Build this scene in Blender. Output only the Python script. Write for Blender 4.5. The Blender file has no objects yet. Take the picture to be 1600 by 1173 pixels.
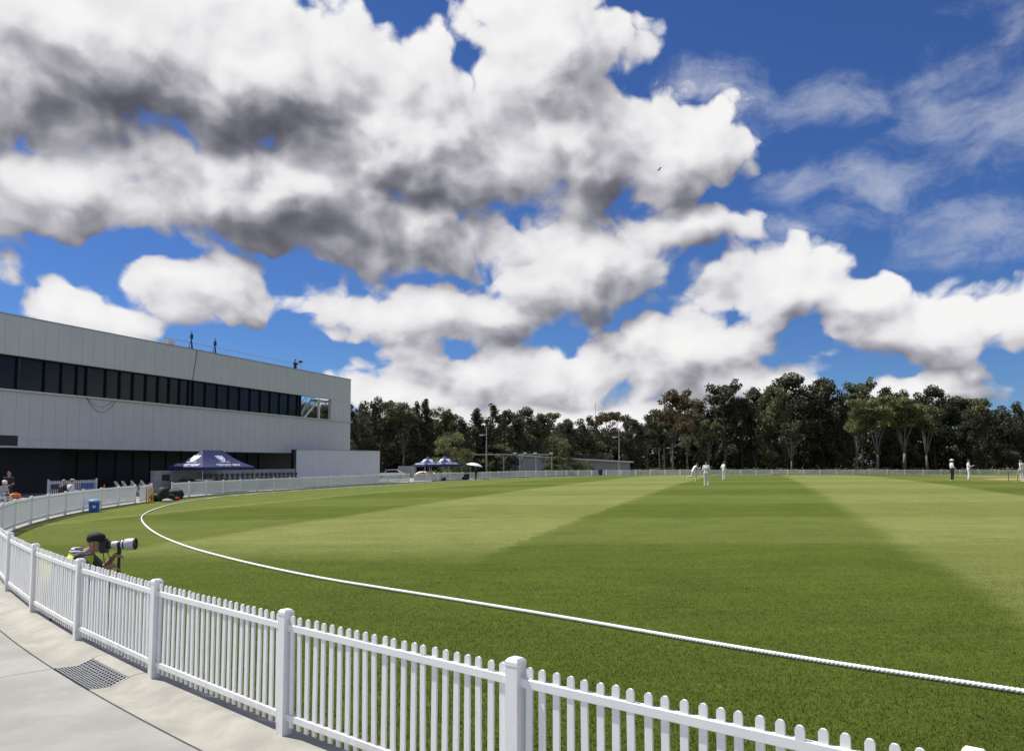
import bpy, bmesh, math, random
import numpy as np
from mathutils import Vector, Matrix, Euler
random.seed(7); rng = np.random.default_rng(7)
R = math.radians
scene = bpy.context.scene
C = scene.collection

# ------------------------------------------------------------------ camera
F_PX, CY, PITCH, CAM_H = 1190.0, 637.3, math.atan(0.072), 2.2
cam_d = bpy.data.cameras.new('camera'); cam = bpy.data.objects.new('camera', cam_d); C.objects.link(cam)
cam.location = (0, 0, CAM_H); cam.rotation_euler = (math.pi/2 + PITCH, 0, 0)
cam_d.sensor_width = 36; cam_d.lens = F_PX/1600*36; cam_d.shift_y = (CY-586.5)/1600
cam_d.clip_start = 0.1; cam_d.clip_end = 6000
scene.camera = cam

def ray(px, py):
    xc = (px-800)/F_PX; yc = (CY-py)/F_PX
    s, c = math.sin(PITCH), math.cos(PITCH)
    return Vector((xc, c-yc*s, s+yc*c))
def gp(px, py, z=0.0):                 # point at height z seen at that picture position
    d = ray(px, py); k = (z-CAM_H)/d.z
    return Vector((d.x*k, d.y*k, z))
def at(px, py, Y):                     # point at distance Y
    d = ray(px, py); k = Y/d.y
    return Vector((d.x*k, Y, CAM_H+d.z*k))

# ------------------------------------------------------------------ light
SUN_AZ, SUN_EL = math.atan2(-0.90, 0.435), R(56)
S = Vector((math.sin(SUN_AZ)*math.cos(SUN_EL), math.cos(SUN_AZ)*math.cos(SUN_EL), math.sin(SUN_EL)))
sl = bpy.data.lights.new('sun', 'SUN'); sl.energy = 4.3; sl.angle = R(0.53); sl.color = (1.0, 0.955, 0.88)
so = bpy.data.objects.new('sun', sl); C.objects.link(so); so.rotation_euler = (-S).to_track_quat('-Z', 'Y').to_euler()
so.location = S*200

class NT:                              # small helper for node graphs
    def __init__(s, tree): s.t = tree; s.n = tree.nodes; s.l = tree.links
    def new(s, typ, **kw):
        n = s.n.new(typ)
        for k, v in kw.items(): setattr(n, k, v)
        return n
    def put(s, inp, v):
        if isinstance(v, bpy.types.NodeSocket): s.l.new(v, inp)
        elif v is not None: inp.default_value = v
    def m(s, op, a, b=None, c=None, clamp=False):
        n = s.new('ShaderNodeMath', operation=op, use_clamp=clamp)
        s.put(n.inputs[0], a); s.put(n.inputs[1], b); s.put(n.inputs[2], c)
        return n.outputs[0]
    def v(s, op, a, b=None):
        n = s.new('ShaderNodeVectorMath', operation=op)
        s.put(n.inputs[0], a); s.put(n.inputs[1], b)
        return n.outputs[0]
    def xyz(s, x, y, z=0.0):
        n = s.new('ShaderNodeCombineXYZ')
        for i, q in enumerate((x, y, z)): s.put(n.inputs[i], q)
        return n.outputs[0]
    def sep(s, v):
        n = s.new('ShaderNodeSeparateXYZ'); s.put(n.inputs[0], v); return n.outputs
    def noise(s, vec, scale, detail=4, rough=0.5, dist=0.0):
        n = s.new('ShaderNodeTexNoise'); s.put(n.inputs['Vector'], vec)
        n.inputs['Scale'].default_value = scale; n.inputs['Detail'].default_value = detail
        n.inputs['Roughness'].default_value = rough; n.inputs['Distortion'].default_value = dist
        return n.outputs[0]
    def ss(s, x, a, b, lo=0.0, hi=1.0):
        n = s.new('ShaderNodeMapRange', interpolation_type='SMOOTHSTEP')
        s.put(n.inputs[0], x)
        for i, q in enumerate((a, b, lo, hi)): s.put(n.inputs[i+1], q)
        return n.outputs[0]
    def mix(s, f, a, b):
        n = s.new('ShaderNodeMix', data_type='RGBA')
        s.put(n.inputs[0], f); s.put(n.inputs[6], a if not isinstance(a, tuple) else (*a, 1)); s.put(n.inputs[7], b if not isinstance(b, tuple) else (*b, 1))
        return n.outputs[2]

world = bpy.data.worlds.new('World'); scene.world = world; world.use_nodes = True
def build_world():
    t = NT(world.node_tree); t.n.clear()
    # ---- cumulus: lumps given by direction (azimuth, elevation), edges and billows by fractal noise
    def ang(px, py):
        d = ray(px, py).normalized(); return math.atan2(d.x, d.y), math.asin(d.z)
    lumps = [  # column, row, half width, half height, weight
        (150, 70, 330, 120, 1.2), (400, 130, 300, 125, 1.3), (640, 210, 260, 150, 1.3), (860, 90, 165, 130, 1.2), (900, 230, 190, 115, 1.2),
        (1050, 240, 150, 85, 1.1), (430, 310, 330, 95, 1.35), (90, 285, 190, 75, 1.1), (640, 360, 150, 80, 1.0), (20, 120, 160, 110, 1.1),
        (345, 452, 150, 52, 1.0), (690, 490, 215, 62, 1.1), (900, 420, 170, 95, 1.15), (1080, 355, 120, 38, .8),
        (120, 500, 120, 44, 1.0), (1215, 448, 125, 72, 1.15), (1350, 465, 100, 50, 1.0), (1480, 505, 170, 58, 1.1), (1600, 500, 90, 50, 1.0),
        (820, 595, 300, 60, 1.0), (1070, 545, 170, 68, 1.1), (640, 622, 140, 36, .9), (1180, 610, 120, 32, .8), (900, 655, 380, 34, 1.0),
        (1440, 602, 120, 26, 1.0), (1535, 578, 42, 24, .7), (-150, 300, 200, 130, 1.2), (-120, 60, 220, 200, 1.2)]
    wisps = [(1530, 195, 130, 75, 1.0), (1530, 360, 160, 50, .9), (1385, 290, 110, 45, .8), (1110, 125, 110, 40, .85), (1290, 160, 170, 34, .8),
             (1250, 290, 60, 35, .8), (1250, 352, 130, 28, .7), (1590, 40, 60, 50, .6), (1440, 130, 80, 30, .5), (1150, 180, 90, 40, .6)]
    darks = [(330, 165, 400, 85, 1.0), (70, 120, 150, 55, .8), (460, 325, 360, 70, 1.05), (960, 285, 140, 45, .6), (690, 165, 130, 60, .6),
             (790, 490, 190, 52, .6), (1000, 440, 120, 50, .45), (860, 300, 120, 45, .5), (620, 380, 200, 45, .6), (1240, 490, 110, 24, .3), (1500, 535, 150, 24, .3)]
    grp = bpy.data.node_groups.new('cloud_field', 'ShaderNodeTree')
    grp.interface.new_socket('dir', in_out='INPUT', socket_type='NodeSocketVector')
    for nm in ('field', 'wisp', 'dark', 'mass'): grp.interface.new_socket(nm, in_out='OUTPUT', socket_type='NodeSocketFloat')
    g = NT(grp); gi = g.new('NodeGroupInput'); go = g.new('NodeGroupOutput')
    x, y, z = g.sep(gi.outputs[0])
    az = g.m('ARCTAN2', x, y); el = g.m('ARCSINE', z)
    q = g.xyz(g.m('MULTIPLY', az, 2.2), g.m('MULTIPLY', el, 2.75), 0.0)
    def n2(vec, scale, detail, rough=.5, col=False):
        n = g.new('ShaderNodeTexNoise', noise_dimensions='2D'); g.put(n.inputs['Vector'], vec); n.inputs['Scale'].default_value = scale; n.inputs['Detail'].default_value = detail; n.inputs['Roughness'].default_value = rough
        return n.outputs[1 if col else 0]
    w = g.v('SUBTRACT', n2(q, 3.4, 3, .55, True), (0.5, 0.5, 0.5))
    ae = g.v('ADD', g.xyz(az, el, 0.0), g.v('MULTIPLY', w, (0.10, 0.055, 0.0)))
    qw = g.v('ADD', q, g.v('MULTIPLY', w, (.14, .14, 0)))
    def vma(a, b_, c):
        n = g.new('ShaderNodeVectorMath', operation='MULTIPLY_ADD'); g.put(n.inputs[0], a); g.put(n.inputs[1], b_); g.put(n.inputs[2], c); return n.outputs[0]
    def field(items, soft):
        acc = None
        for (px, py, rx, ry, wt) in items:
            a, e = ang(px, py); k = math.cos(math.atan((px-800)/F_PX)); kx, ky = F_PX/rx/k, F_PX/ry
            n = g.new('ShaderNodeVectorMath', operation='LENGTH'); g.l.new(vma(ae, (kx, ky, 0), (-a*kx, -e*ky, 0)), n.inputs[0])
            f = g.m('MULTIPLY_ADD', n.outputs['Value'], -wt, wt)
            acc = f if acc is None else g.m('SMOOTH_MAX', acc, f, soft)
        return g.m('MAXIMUM', acc, -1.2)
    def puff(scale):
        n = g.new('ShaderNodeTexVoronoi', voronoi_dimensions='2D', feature='F1'); g.put(n.inputs['Vector'], qw); n.inputs['Scale'].default_value = scale
        return g.m('SUBTRACT', .45, n.outputs['Distance'])
    big = field(lumps, .22)
    gen = g.m('MULTIPLY_ADD', g.m('SUBTRACT', n2(q, 1.3, 2), 0.5), 4.5, -0.05)   # the rest of the sky carries the same broken cumulus
    n = g.new('ShaderNodeVectorMath', operation='LENGTH'); g.l.new(vma(g.xyz(az, el, 0.0), (1, 1, 0), (0, -.2, 0)), n.inputs[0])
    away = g.ss(n.outputs['Value'], .70, .95)
    mixn = g.new('ShaderNodeMix', data_type='FLOAT'); g.put(mixn.inputs[0], away); g.put(mixn.inputs[2], big); g.put(mixn.inputs[3], gen); big = mixn.outputs[0]
    fb = g.m('SUBTRACT', n2(qw, 5.0, 7, .56), .5)
    fbm = g.m('ADD', g.m('MULTIPLY', fb, 1.35), g.m('ADD', g.m('MULTIPLY', puff(6.5), .80), g.m('MULTIPLY', puff(15.0), .42)))
    g.l.new(g.m('MULTIPLY_ADD', big, 1.45, g.m('SUBTRACT', fbm, 0.03)), go.inputs[0]); g.l.new(big, go.inputs[3])
    inn = g.m('SUBTRACT', 1.0, away)
    str_ = n2(g.v('MULTIPLY', qw, (1.0, 1.5, 1.0)), 4.6, 5, .64)
    g.l.new(g.m('ADD', g.m('MULTIPLY', field(wisps, .2), inn), g.m('MULTIPLY', g.m('SUBTRACT', str_, .5), 2.0)), go.inputs[1])
    g.l.new(g.m('MULTIPLY', field(darks, .2), inn), go.inputs[2])

    tc = t.new('ShaderNodeTexCoord'); d0 = tc.outputs['Generated']
    def use(off):
        n = t.new('ShaderNodeGroup'); n.node_tree = grp
        t.put(n.inputs[0], t.v('NORMALIZE', t.v('ADD', d0, off)) if off else d0); return n.outputs
    a = use(None); up = use((-0.016, 0.0, 0.026)); far_up = use((-0.03, 0.0, 0.075))
    D = a[0]
    dk = t.m('MAXIMUM', a[2], 0.0)
    alpha = t.ss(D, 0.0, t.m('MULTIPLY_ADD', dk, 0.5, 0.36))
    rel = t.m('SUBTRACT', D, up[0])
    rel = t.m('MULTIPLY_ADD', t.m('SUBTRACT', a[3], far_up[3]), 0.80, rel)
    thick = t.ss(D, 0.25, 1.3)
    lit = t.m('SUBTRACT', t.m('MULTIPLY_ADD', rel, CL_REL, CL_BASE), t.m('ADD', t.m('MULTIPLY', thick, CL_THICK), t.m('MULTIPLY', dk, CL_DARK)))
    lit = t.m('MULTIPLY_ADD', t.m('SUBTRACT', 1.0, alpha), 0.10, lit)      # thin edges let the light through
    lit = t.ss(lit, -0.75, 1.30)      # scattering inside the cloud softens light and shade
    ramp = t.new('ShaderNodeValToRGB'); t.put(ramp.inputs[0], lit)
    e = ramp.color_ramp.elements
    e[0].position = 0.0; e[0].color = (0.10, 0.10, 0.125, 1)
    e[1].position = 1.0; e[1].color = (1.0, 0.99, 0.985, 1)
    for p, c in ((.22, (.22, .22, .26)), (.5, (.49, .485, .53)), (.78, (.84, .835, .86))):
        k = e.new(p); k.color = (*c, 1)
    sky = t.new('ShaderNodeTexSky', sky_type='NISHITA'); sky.sun_disc = False
    sky.sun_elevation = SUN_EL; sky.sun_rotation = SUN_AZ; sky.air_density = 1.0; sky.dust_density = 0.0; sky.ozone_density = 6.0
    hs = t.new('ShaderNodeHueSaturation'); hs.inputs['Hue'].default_value = SKY_HUE; hs.inputs['Saturation'].default_value = SKY_SAT; hs.inputs['Value'].default_value = 1.0; t.put(hs.inputs['Color'], sky.outputs[0])
    b1 = t.new('ShaderNodeBackground'); t.put(b1.inputs[0], t.v('MULTIPLY', hs.outputs[0], SKY_TINT)); b1.inputs[1].default_value = SKY_STR
    b2 = t.new('ShaderNodeBackground'); t.put(b2.inputs[0], ramp.outputs[0]); b2.inputs[1].default_value = 0.655
    wal = t.m('MULTIPLY', t.ss(a[1], -0.1, 1.3), 0.70)
    al = t.m('MAXIMUM', alpha, wal)
    b3 = t.new('ShaderNodeBackground'); b3.inputs[0].default_value = (0.66, 0.70, 0.82, 1); b3.inputs[1].default_value = 0.60    # thin cloud
    mc = t.new('ShaderNodeMixShader'); t.put(mc.inputs[0], t.ss(D, -0.22, 0.02)); t.l.new(b3.outputs[0], mc.inputs[1]); t.l.new(b2.outputs[0], mc.inputs[2])
    mx = t.new('ShaderNodeMixShader'); t.put(mx.inputs[0], al); t.l.new(b1.outputs[0], mx.inputs[1]); t.l.new(mc.outputs[0], mx.inputs[2])
    out = t.new('ShaderNodeOutputWorld'); t.l.new(mx.outputs[0], out.inputs[0])
CL_REL, CL_BASE, CL_THICK, CL_DARK = 0.58, 0.57, 0.17, 0.50
SKY_HUE, SKY_SAT, SKY_STR, SKY_TINT = 0.505, 1.0, 0.052, (0.58, 0.83, 1.20)
build_world()
world.cycles.sampling_method = 'MANUAL'; world.cycles.sample_map_resolution = 512
scene.cycles.max_bounces = 5; scene.cycles.diffuse_bounces = 2; scene.cycles.glossy_bounces = 2; scene.cycles.transmission_bounces = 3
vs = scene.view_settings; vs.view_transform = 'Standard'; vs.look = 'None'; vs.exposure = 0.50; vs.gamma = 1.0; vs.use_curve_mapping = False

# ------------------------------------------------------------------ materials
MATS = {}
def mat(name, col, rough=0.6, var=0.0, vscale=3.0, bump=0.0, bscale=40.0, spec=0.5, metal=0.0, trans=0.0):
    if name in MATS: return MATS[name]
    m = bpy.data.materials.new(name); m.use_nodes = True; t = NT(m.node_tree)
    b = t.n['Principled BSDF']; b.inputs['Roughness'].default_value = rough; b.inputs['Metallic'].default_value = metal
    b.inputs['Specular IOR Level'].default_value = spec
    geo = t.new('ShaderNodeNewGeometry'); pos = geo.outputs['Position']
    if var > 0:
        n1 = t.noise(pos, vscale, 6, 0.62)
        lo = tuple(max(0, c*(1-var)) for c in col); hi = tuple(min(1, c*(1+var)) for c in col)
        t.put(b.inputs['Base Color'], t.mix(t.ss(n1, .3, .7), lo, hi))
    else: b.inputs['Base Color'].default_value = (*col, 1)
    if bump > 0:
        bn = t.new('ShaderNodeBump'); bn.inputs['Strength'].default_value = bump; bn.inputs['Distance'].default_value = 0.01
        t.put(bn.inputs['Height'], t.noise(pos, bscale, 5, .6)); t.l.new(bn.outputs[0], b.inputs['Normal'])
    if trans > 0:
        tr = t.new('ShaderNodeBsdfTranslucent'); tr.inputs[0].default_value = (*[min(1, c*1.25) for c in col], 1)
        mxs = t.new('ShaderNodeMixShader'); mxs.inputs[0].default_value = trans
        o = t.n['Material Output']; t.l.new(b.outputs[0], mxs.inputs[1]); t.l.new(tr.outputs[0], mxs.inputs[2]); t.l.new(mxs.outputs[0], o.inputs[0])
    MATS[name] = m; return m
M_white = mat('white_pvc', (.86, .86, .86), .4, .025, 6.0)
M_kerb = mat('kerb_concrete', (.335, .322, .282), .88, .16, 2.3, .25, 60)
M_slab = mat('slab_concrete', (.30, .30, .278), .9, .13, 1.1, .2, 70)
M_joint = mat('joint_filler', (.035, .033, .03), .9)
def concrete(m, dark):
    t = NT(m.node_tree); b = t.n['Principled BSDF']; src = b.inputs['Base Color'].links[0].from_socket
    pos = t.new('ShaderNodeNewGeometry').outputs['Position']
    st = t.ss(t.noise(pos, .7, 6, .7), .50, .72); st2 = t.ss(t.noise(t.v('MULTIPLY', pos, (1, 1, .2)), 3.1, 7, .75), .56, .75)
    v = t.new('ShaderNodeTexVoronoi'); v.inputs['Scale'].default_value = 5.0; t.put(v.inputs['Vector'], pos); sp = t.ss(v.outputs['Distance'], .055, .02)
    sp = t.m('MULTIPLY', sp, t.ss(t.noise(pos, 2.0, 2), .5, .6)); gr = t.ss(t.noise(pos, 160, 2, .6), .35, .65)
    f = t.m('ADD', t.m('ADD', t.m('MULTIPLY', st, .22), t.m('MULTIPLY', st2, .22)), t.m('MULTIPLY', gr, .12))
    c = t.mix(f, src, dark); c = t.mix(t.m('MULTIPLY', sp, .75), c, (.05, .045, .04)); t.put(b.inputs['Base Color'], c)
concrete(M_slab, (.17, .165, .15)); concrete(M_kerb, (.17, .155, .12))
def grubby(m):
    t = NT(m.node_tree); b = t.n['Principled BSDF']; src = b.inputs['Base Color'].links[0].from_socket
    pos = t.new('ShaderNodeNewGeometry').outputs['Position']; x, y, z = t.sep(pos)
    n = t.noise(t.v('MULTIPLY', pos, (1, 1, .35)), 7.0, 6, .7); splash = t.m('MULTIPLY', t.ss(z, .30, .02), t.ss(n, .40, .62)); scuff = t.ss(t.noise(pos, 16, 5, .7), .64, .74)
    t.put(b.inputs['Base Color'], t.mix(t.m('ADD', t.m('MULTIPLY', splash, .42), t.m('MULTIPLY', scuff, .25)), src, (.38, .35, .28)))
grubby(M_white)
M_steel = mat('galvanised_steel', (.42, .43, .44), .45, .12, 9, metal=.7)
M_clad = mat('cladding_white', (.61, .605, .61), .55, .03, .6)
M_clad2 = mat('sightscreen_white', (.71, .70, .72), .55, .03, .8)
M_glass = mat('tinted_glass', (.008, .014, .018), .12, spec=.22)
M_frame = mat('dark_frame', (.02, .02, .022), .5)
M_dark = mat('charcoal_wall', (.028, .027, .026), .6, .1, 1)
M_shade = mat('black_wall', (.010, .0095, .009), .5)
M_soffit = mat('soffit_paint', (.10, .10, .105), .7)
M_conc = mat('wall_concrete', (.33, .325, .33), .85, .12, 2, .2, 40)
M_navy = mat('navy_canvas', (.016, .024, .115), .8, .12, 2, .15, 30, trans=.06)
M_logo = mat('logo_white', (.75, .76, .8), .6)
M_logoblue = mat('logo_light_blue', (.22, .45, .78), .6)
M_black = mat('black_nylon', (.014, .014, .016), .7, .2, 8, .3, 60)
M_rubber = mat('black_plastic', (.012, .012, .013), .35)
M_rope = mat('rope_white', (.82, .81, .79), .8, .06, 9, .2, 120)
M_cotton = mat('cricket_white', (.74, .72, .70), .85, .04, 6, .15, 50)
M_skin = mat('skin', (.42, .24, .16), .55)
M_hair = mat('dark_hair', (.018, .013, .011), .6)
M_fair = mat('fair_hair', (.34, .22, .11), .6)
M_grey = mat('grey_cloth', (.16, .16, .18), .85, .1, 12)
M_hivis = mat('hi_vis_yellow', (.70, .80, .02), .7)
M_lens = mat('lens_white', (.62, .62, .63), .35)
M_orange = mat('cone_orange', (.75, .10, .04), .5)
M_bagor = mat('orange_bag', (.55, .17, .03), .7, .35, 14)
M_blue = mat('cooler_blue', (.015, .10, .42), .4)
M_cblue = mat('cooler_lid', (.30, .48, .80), .4)
M_yell = mat('stump_yellow', (.60, .33, .02), .5)
M_wood = mat('bat_willow', (.55, .40, .22), .6, .1, 10)
M_pole = mat('pole_grey', (.40, .40, .39), .5, metal=.2)
M_red = mat('red_cloth', (.35, .03, .03), .8)
M_green = mat('green_plastic', (.03, .16, .05), .5)

# ------------------------------------------------------------------ mesh helpers
class MB:
    def __init__(s): s.v = []; s.f = []; s.mi = []
    def add(s, vs, fs, mi=0):
        o = len(s.v); s.v += [tuple(p) for p in vs]; s.f += [tuple(i+o for i in f) for f in fs]; s.mi += [mi]*len(fs); return s
    def box(s, x0, x1, y0, y1, z0, z1, mi=0, M=None):
        vs = [Vector((x, y, z)) for z in (z0, z1) for y in (y0, y1) for x in (x0, x1)]
        if M: vs = [M @ p for p in vs]
        return s.add(vs, [(0, 2, 3, 1), (4, 5, 7, 6), (0, 1, 5, 4), (2, 6, 7, 3), (0, 4, 6, 2), (1, 3, 7, 5)], mi)
    def tube(s, pts, rad, n=8, mi=0, cap=True):
        pts = [Vector(p) for p in pts]; rads = rad if isinstance(rad, (list, tuple)) else [rad]*len(pts)
        vs = []; fs = []
        prev = None
        for i, p in enumerate(pts):
            t = (pts[min(i+1, len(pts)-1)]-pts[max(i-1, 0)]).normalized()
            if prev is None: u = t.orthogonal().normalized()
            else: u = (prev - t*prev.dot(t)).normalized()
            prev = u; w = t.cross(u)
            for k in range(n):
                a = 2*math.pi*k/n; vs.append(p+(u*math.cos(a)+w*math.sin(a))*rads[i])
        for i in range(len(pts)-1):
            for k in range(n): fs.append((i*n+k, i*n+(k+1) % n, (i+1)*n+(k+1) % n, (i+1)*n+k))
        if cap: fs.append(tuple(range(n-1, -1, -1))); fs.append(tuple((len(pts)-1)*n+k for k in range(n)))
        return s.add(vs, fs, mi)
    def lathe(s, prof, n=16, mi=0, M=None):
        vs = []; fs = []
        for (r, z) in prof:
            for k in range(n):
                a = 2*math.pi*k/n; p = Vector((r*math.cos(a), r*math.sin(a), z)); vs.append(M @ p if M else p)
        for i in range(len(prof)-1):
            for k in range(n): fs.append((i*n+k, i*n+(k+1) % n, (i+1)*n+(k+1) % n, (i+1)*n+k))
        fs.append(tuple(range(n-1, -1, -1))); fs.append(tuple((len(prof)-1)*n+k for k in range(n)))
        return s.add(vs, fs, mi)
    def ell(s, c, r, n=10, mi=0, M=None):
        c = Vector(c); vs = []; fs = []; m = n//2+1
        for i in range(m+1):
            th = math.pi*i/m
            for k in range(n):
                a = 2*math.pi*k/n; p = Vector((r[0]*math.sin(th)*math.cos(a), r[1]*math.sin(th)*math.sin(a), r[2]*math.cos(th)))
                if M: p = M @ p
                vs.append(c+p)
        for i in range(m):
            for k in range(n): fs.append((i*n+k, (i+1)*n+k, (i+1)*n+(k+1) % n, i*n+(k+1) % n))
        return s.add(vs, fs, mi)
    def mesh(s, name, mats, smooth=False):
        me = bpy.data.meshes.new(name); me.from_pydata(s.v, [], s.f)
        for m in (mats if isinstance(mats, (list, tuple)) else [mats]): me.materials.append(m)
        if any(s.mi): me.polygons.foreach_set('material_index', s.mi)
        if smooth: me.polygons.foreach_set('use_smooth', [True]*len(me.polygons))
        me.update(); return me
    def build(s, name, mats, parent=None, smooth=False): return obj(name, s.mesh(name, mats, smooth), parent)
def obj(name, me, parent=None, loc=None, rot=None):
    o = bpy.data.objects.new(name, me); C.objects.link(o)
    if parent: o.parent = parent
    if loc is not None: o.location = loc
    if rot is not None: o.rotation_euler = rot
    return o
def tag(o, label, cat, group=None):
    o['label'] = label; o['category'] = cat
    if group: o['group'] = group
    return o
def struct(o, kind='structure'): o['kind'] = kind; return o
def thing(name, label, cat, loc=(0, 0, 0), rz=0, group=None):
    o = bpy.data.objects.new(name, None); C.objects.link(o); o.location = loc; o.rotation_euler = (0, 0, rz)
    o.empty_display_size = .3
    return tag(o, label, cat, group)

# ------------------------------------------------------------------ oval
OC = Vector((53.0, 67.0))
def interp_table(pts):
    pts = sorted(pts); a = np.array([p[0] for p in pts]); r = np.array([p[1] for p in pts])
    A = np.concatenate([a-360, a, a+360]); Rr = np.concatenate([r, r, r])
    fine = np.linspace(-200, 560, 3041); lin = np.interp(fine, A, Rr)
    k = np.hanning(33); k /= k.sum(); sm = np.convolve(lin, k, 'same')
    return lambda psi: float(np.interp(psi % 360, fine, sm))
def polar(p): d = Vector((p[0]-OC.x, p[1]-OC.y)); return (-math.degrees(math.atan2(d.y, d.x))) % 360, d.length
fence_px = [(440, 1143), (243, 1062), (117, 996), (47, 954), (10, 922)]
fp = [polar(gp(*p)) for p in fence_px] + [polar(gp(803, 1027, 1.0)), polar(gp(1536, 1167, 1.0))]
fp += [polar(gp(0, 833)), polar(gp(100, 804)), polar(gp(200, 787)), polar(gp(265, 778.5)), polar(gp(360, 770)), polar(gp(460, 763.5)), polar(gp(550, 758)), polar(gp(640, 753))]
fp += [polar(gp(740, 748.8)), (237, 76.5), (250, 75.5), (266, 75), (290, 76), (320, 78), (350, 79), (30, 80), (70, 82), (100, 82.0)]
r_f = interp_table(fp)
def edge(psi, off=0.0):
    r = r_f(psi)+off; a = -R(psi); return Vector((OC.x+r*math.cos(a), OC.y+r*math.sin(a), 0))
def dome(x, y):
    psi, r = polar((x, y)); q = min(1.0, r/r_f(psi)); return -0.06+0.80*(1-q*q)
def gd(px, py):                        # picture position on the domed field
    z = 0.0
    for _ in range(25): p = gp(px, py, z); z = .5*z+.5*dome(p.x, p.y)
    return Vector((p.x, p.y, dome(p.x, p.y)))
# arc length table
PS = np.linspace(60, 420, 7201); PE = np.array([edge(p)[:2] for p in PS]); AL = np.concatenate([[0], np.cumsum(np.linalg.norm(np.diff(PE, axis=0), axis=1))])
def s_of(psi): return float(np.interp(psi, PS, AL))
def at_s(s, off=0.0): return edge(float(np.interp(s, AL, PS)), off)
S0 = s_of(polar(gp(803, 1027, 1.0))[0]); PANEL = 2.45

# ---- ground, field
g = MB(); N = 48
for i in range(N+1):
    for j in range(N+1):
        x = -2500+5000*i/N; y = -2500+5000*j/N; g.v.append((x, y, -.25))
for i in range(N):
    for j in range(N): g.f.append((i*(N+1)+j, (i+1)*(N+1)+j, (i+1)*(N+1)+j+1, i*(N+1)+j+1)); g.mi.append(0)
M_ground = mat('dry_ground', (.10, .10, .05), .95, .35, .15, .3, 4)
struct(g.build('ground', M_ground))

def grass_material(ISL=0.0):
    m = bpy.data.materials.new('mown_grass'); m.use_nodes = True; t = NT(m.node_tree); b = t.n['Principled BSDF']
    geo = t.new('ShaderNodeNewGeometry'); pos = geo.outputs['Position']
    x, y, z = t.sep(pos)
    wob = t.m('MULTIPLY', t.m('SUBTRACT', t.noise(pos, 1.3, 4), .5), 0.9)
    u = t.m('ADD', t.m('DIVIDE', t.m('MULTIPLY_ADD', y, -.32, x), 1.05), wob)
    v = t.m('ADD', t.m('DIVIDE', t.m('MULTIPLY_ADD', x, .10, y), 1.005), wob)
    def band(c, off, per, soft):       # 1 in the first half of each period
        w = t.m('FRACT', t.m('DIVIDE', t.m('SUBTRACT', c, off), per))
        tri = t.m('SUBTRACT', .25, t.m('ABSOLUTE', t.m('SUBTRACT', w, .25)))
        tri2 = t.m('SUBTRACT', t.m('ABSOLUTE', t.m('SUBTRACT', w, .75)), .25)
        mn = t.m('MAXIMUM', t.m('MINIMUM', tri, 1.0), t.m('MULTIPLY', tri2, -1.0)) if False else t.m('SUBTRACT', .25, t.m('ABSOLUTE', t.m('SUBTRACT', w, .25)))
        return t.ss(mn, -soft/per, soft/per)
    bu = band(u, -6.0, 18.6, .5)        # 1 = dark pass
    bv = band(v, 11.8, 15.6, .5)
    light = (.178, .200, .060); dark = (.082, .110, .017)
    mixf = t.m('ADD', t.m('MULTIPLY', bu, .72), t.m('MULTIPLY', bv, .28))
    near = t.m('MULTIPLY', t.ss(v, 20.0, 15.5), t.ss(u, 4.0, 3.0)); verge = t.ss(u, -24.0, -26.0)     # the last passes near the rope and the verge were cut the other way
    mixf = t.m('MAXIMUM', t.m('MAXIMUM', mixf, t.m('MULTIPLY', near, 1.0)), t.m('MULTIPLY', verge, .62))
    col = t.mix(mixf, light, dark)
    n1 = t.noise(pos, 0.55, 6, .65); n2 = t.noise(pos, 9.0, 6, .7); n3 = t.noise(pos, 55.0, 3, .7)
    st = t.noise(t.v('MULTIPLY', pos, (.25, 2.2, 1.0)), 1.5, 5, .6)
    val = t.m('ADD', t.m('ADD', t.m('MULTIPLY', t.m('SUBTRACT', n1, .5), .6), t.m('MULTIPLY', t.m('SUBTRACT', n2, .5), 1.0)), t.m('ADD', t.m('MULTIPLY', t.m('SUBTRACT', n3, .5), 1.3), t.m('MULTIPLY', t.m('SUBTRACT', st, .5), .5)))
    hs = t.new('ShaderNodeHueSaturation'); t.put(hs.inputs['Color'], col); t.put(hs.inputs['Value'], t.m('MAXIMUM', .25, t.m('ADD', t.m('MULTIPLY', t.m('SUBTRACT', geo.outputs['Random Per Island'], .5), ISL), t.m('ADD', 1.0, val))))
    dry = t.ss(t.noise(pos, 1.7, 7, .7), .60, .78)
    c2 = t.mix(t.m('MULTIPLY', dry, .38), hs.outputs[0], (.17, .155, .065))
    # worn square round the wickets
    sq = t.m('MULTIPLY', t.ss(t.m('ABSOLUTE', t.m('SUBTRACT', y, 68.0)), 13, 6), t.ss(t.m('ABSOLUTE', t.m('SUBTRACT', x, 54.0)), 20, 12))
    c2 = t.mix(t.m('MULTIPLY', sq, .5), c2, (.19, .165, .06))
    t.put(b.inputs['Base Color'], c2); b.inputs['Roughness'].default_value = .95; b.inputs['Specular IOR Level'].default_value = .06
    bn = t.new('ShaderNodeBump'); bn.inputs['Strength'].default_value = .9; bn.inputs['Distance'].default_value = .02
    t.put(bn.inputs['Height'], t.m('ADD', t.noise(pos, 70, 4, .7), t.m('MULTIPLY', t.noise(pos, 14, 4), .8))); t.l.new(bn.outputs[0], b.inputs['Normal'])
    return m
M_grass = grass_material(); M_blade = grass_material(1.5)
NA, NR = 360, 44
fm = MB(); fm.v.append((OC.x, OC.y, .74))
for i in range(1, NR+1):
    for k in range(NA):
        psi = 360*k/NA; r = (r_f(psi)-.13)*(i/NR)**.8; a = -R(psi); x = OC.x+r*math.cos(a); y = OC.y+r*math.sin(a); fm.v.append((x, y, dome(x, y)))
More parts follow.
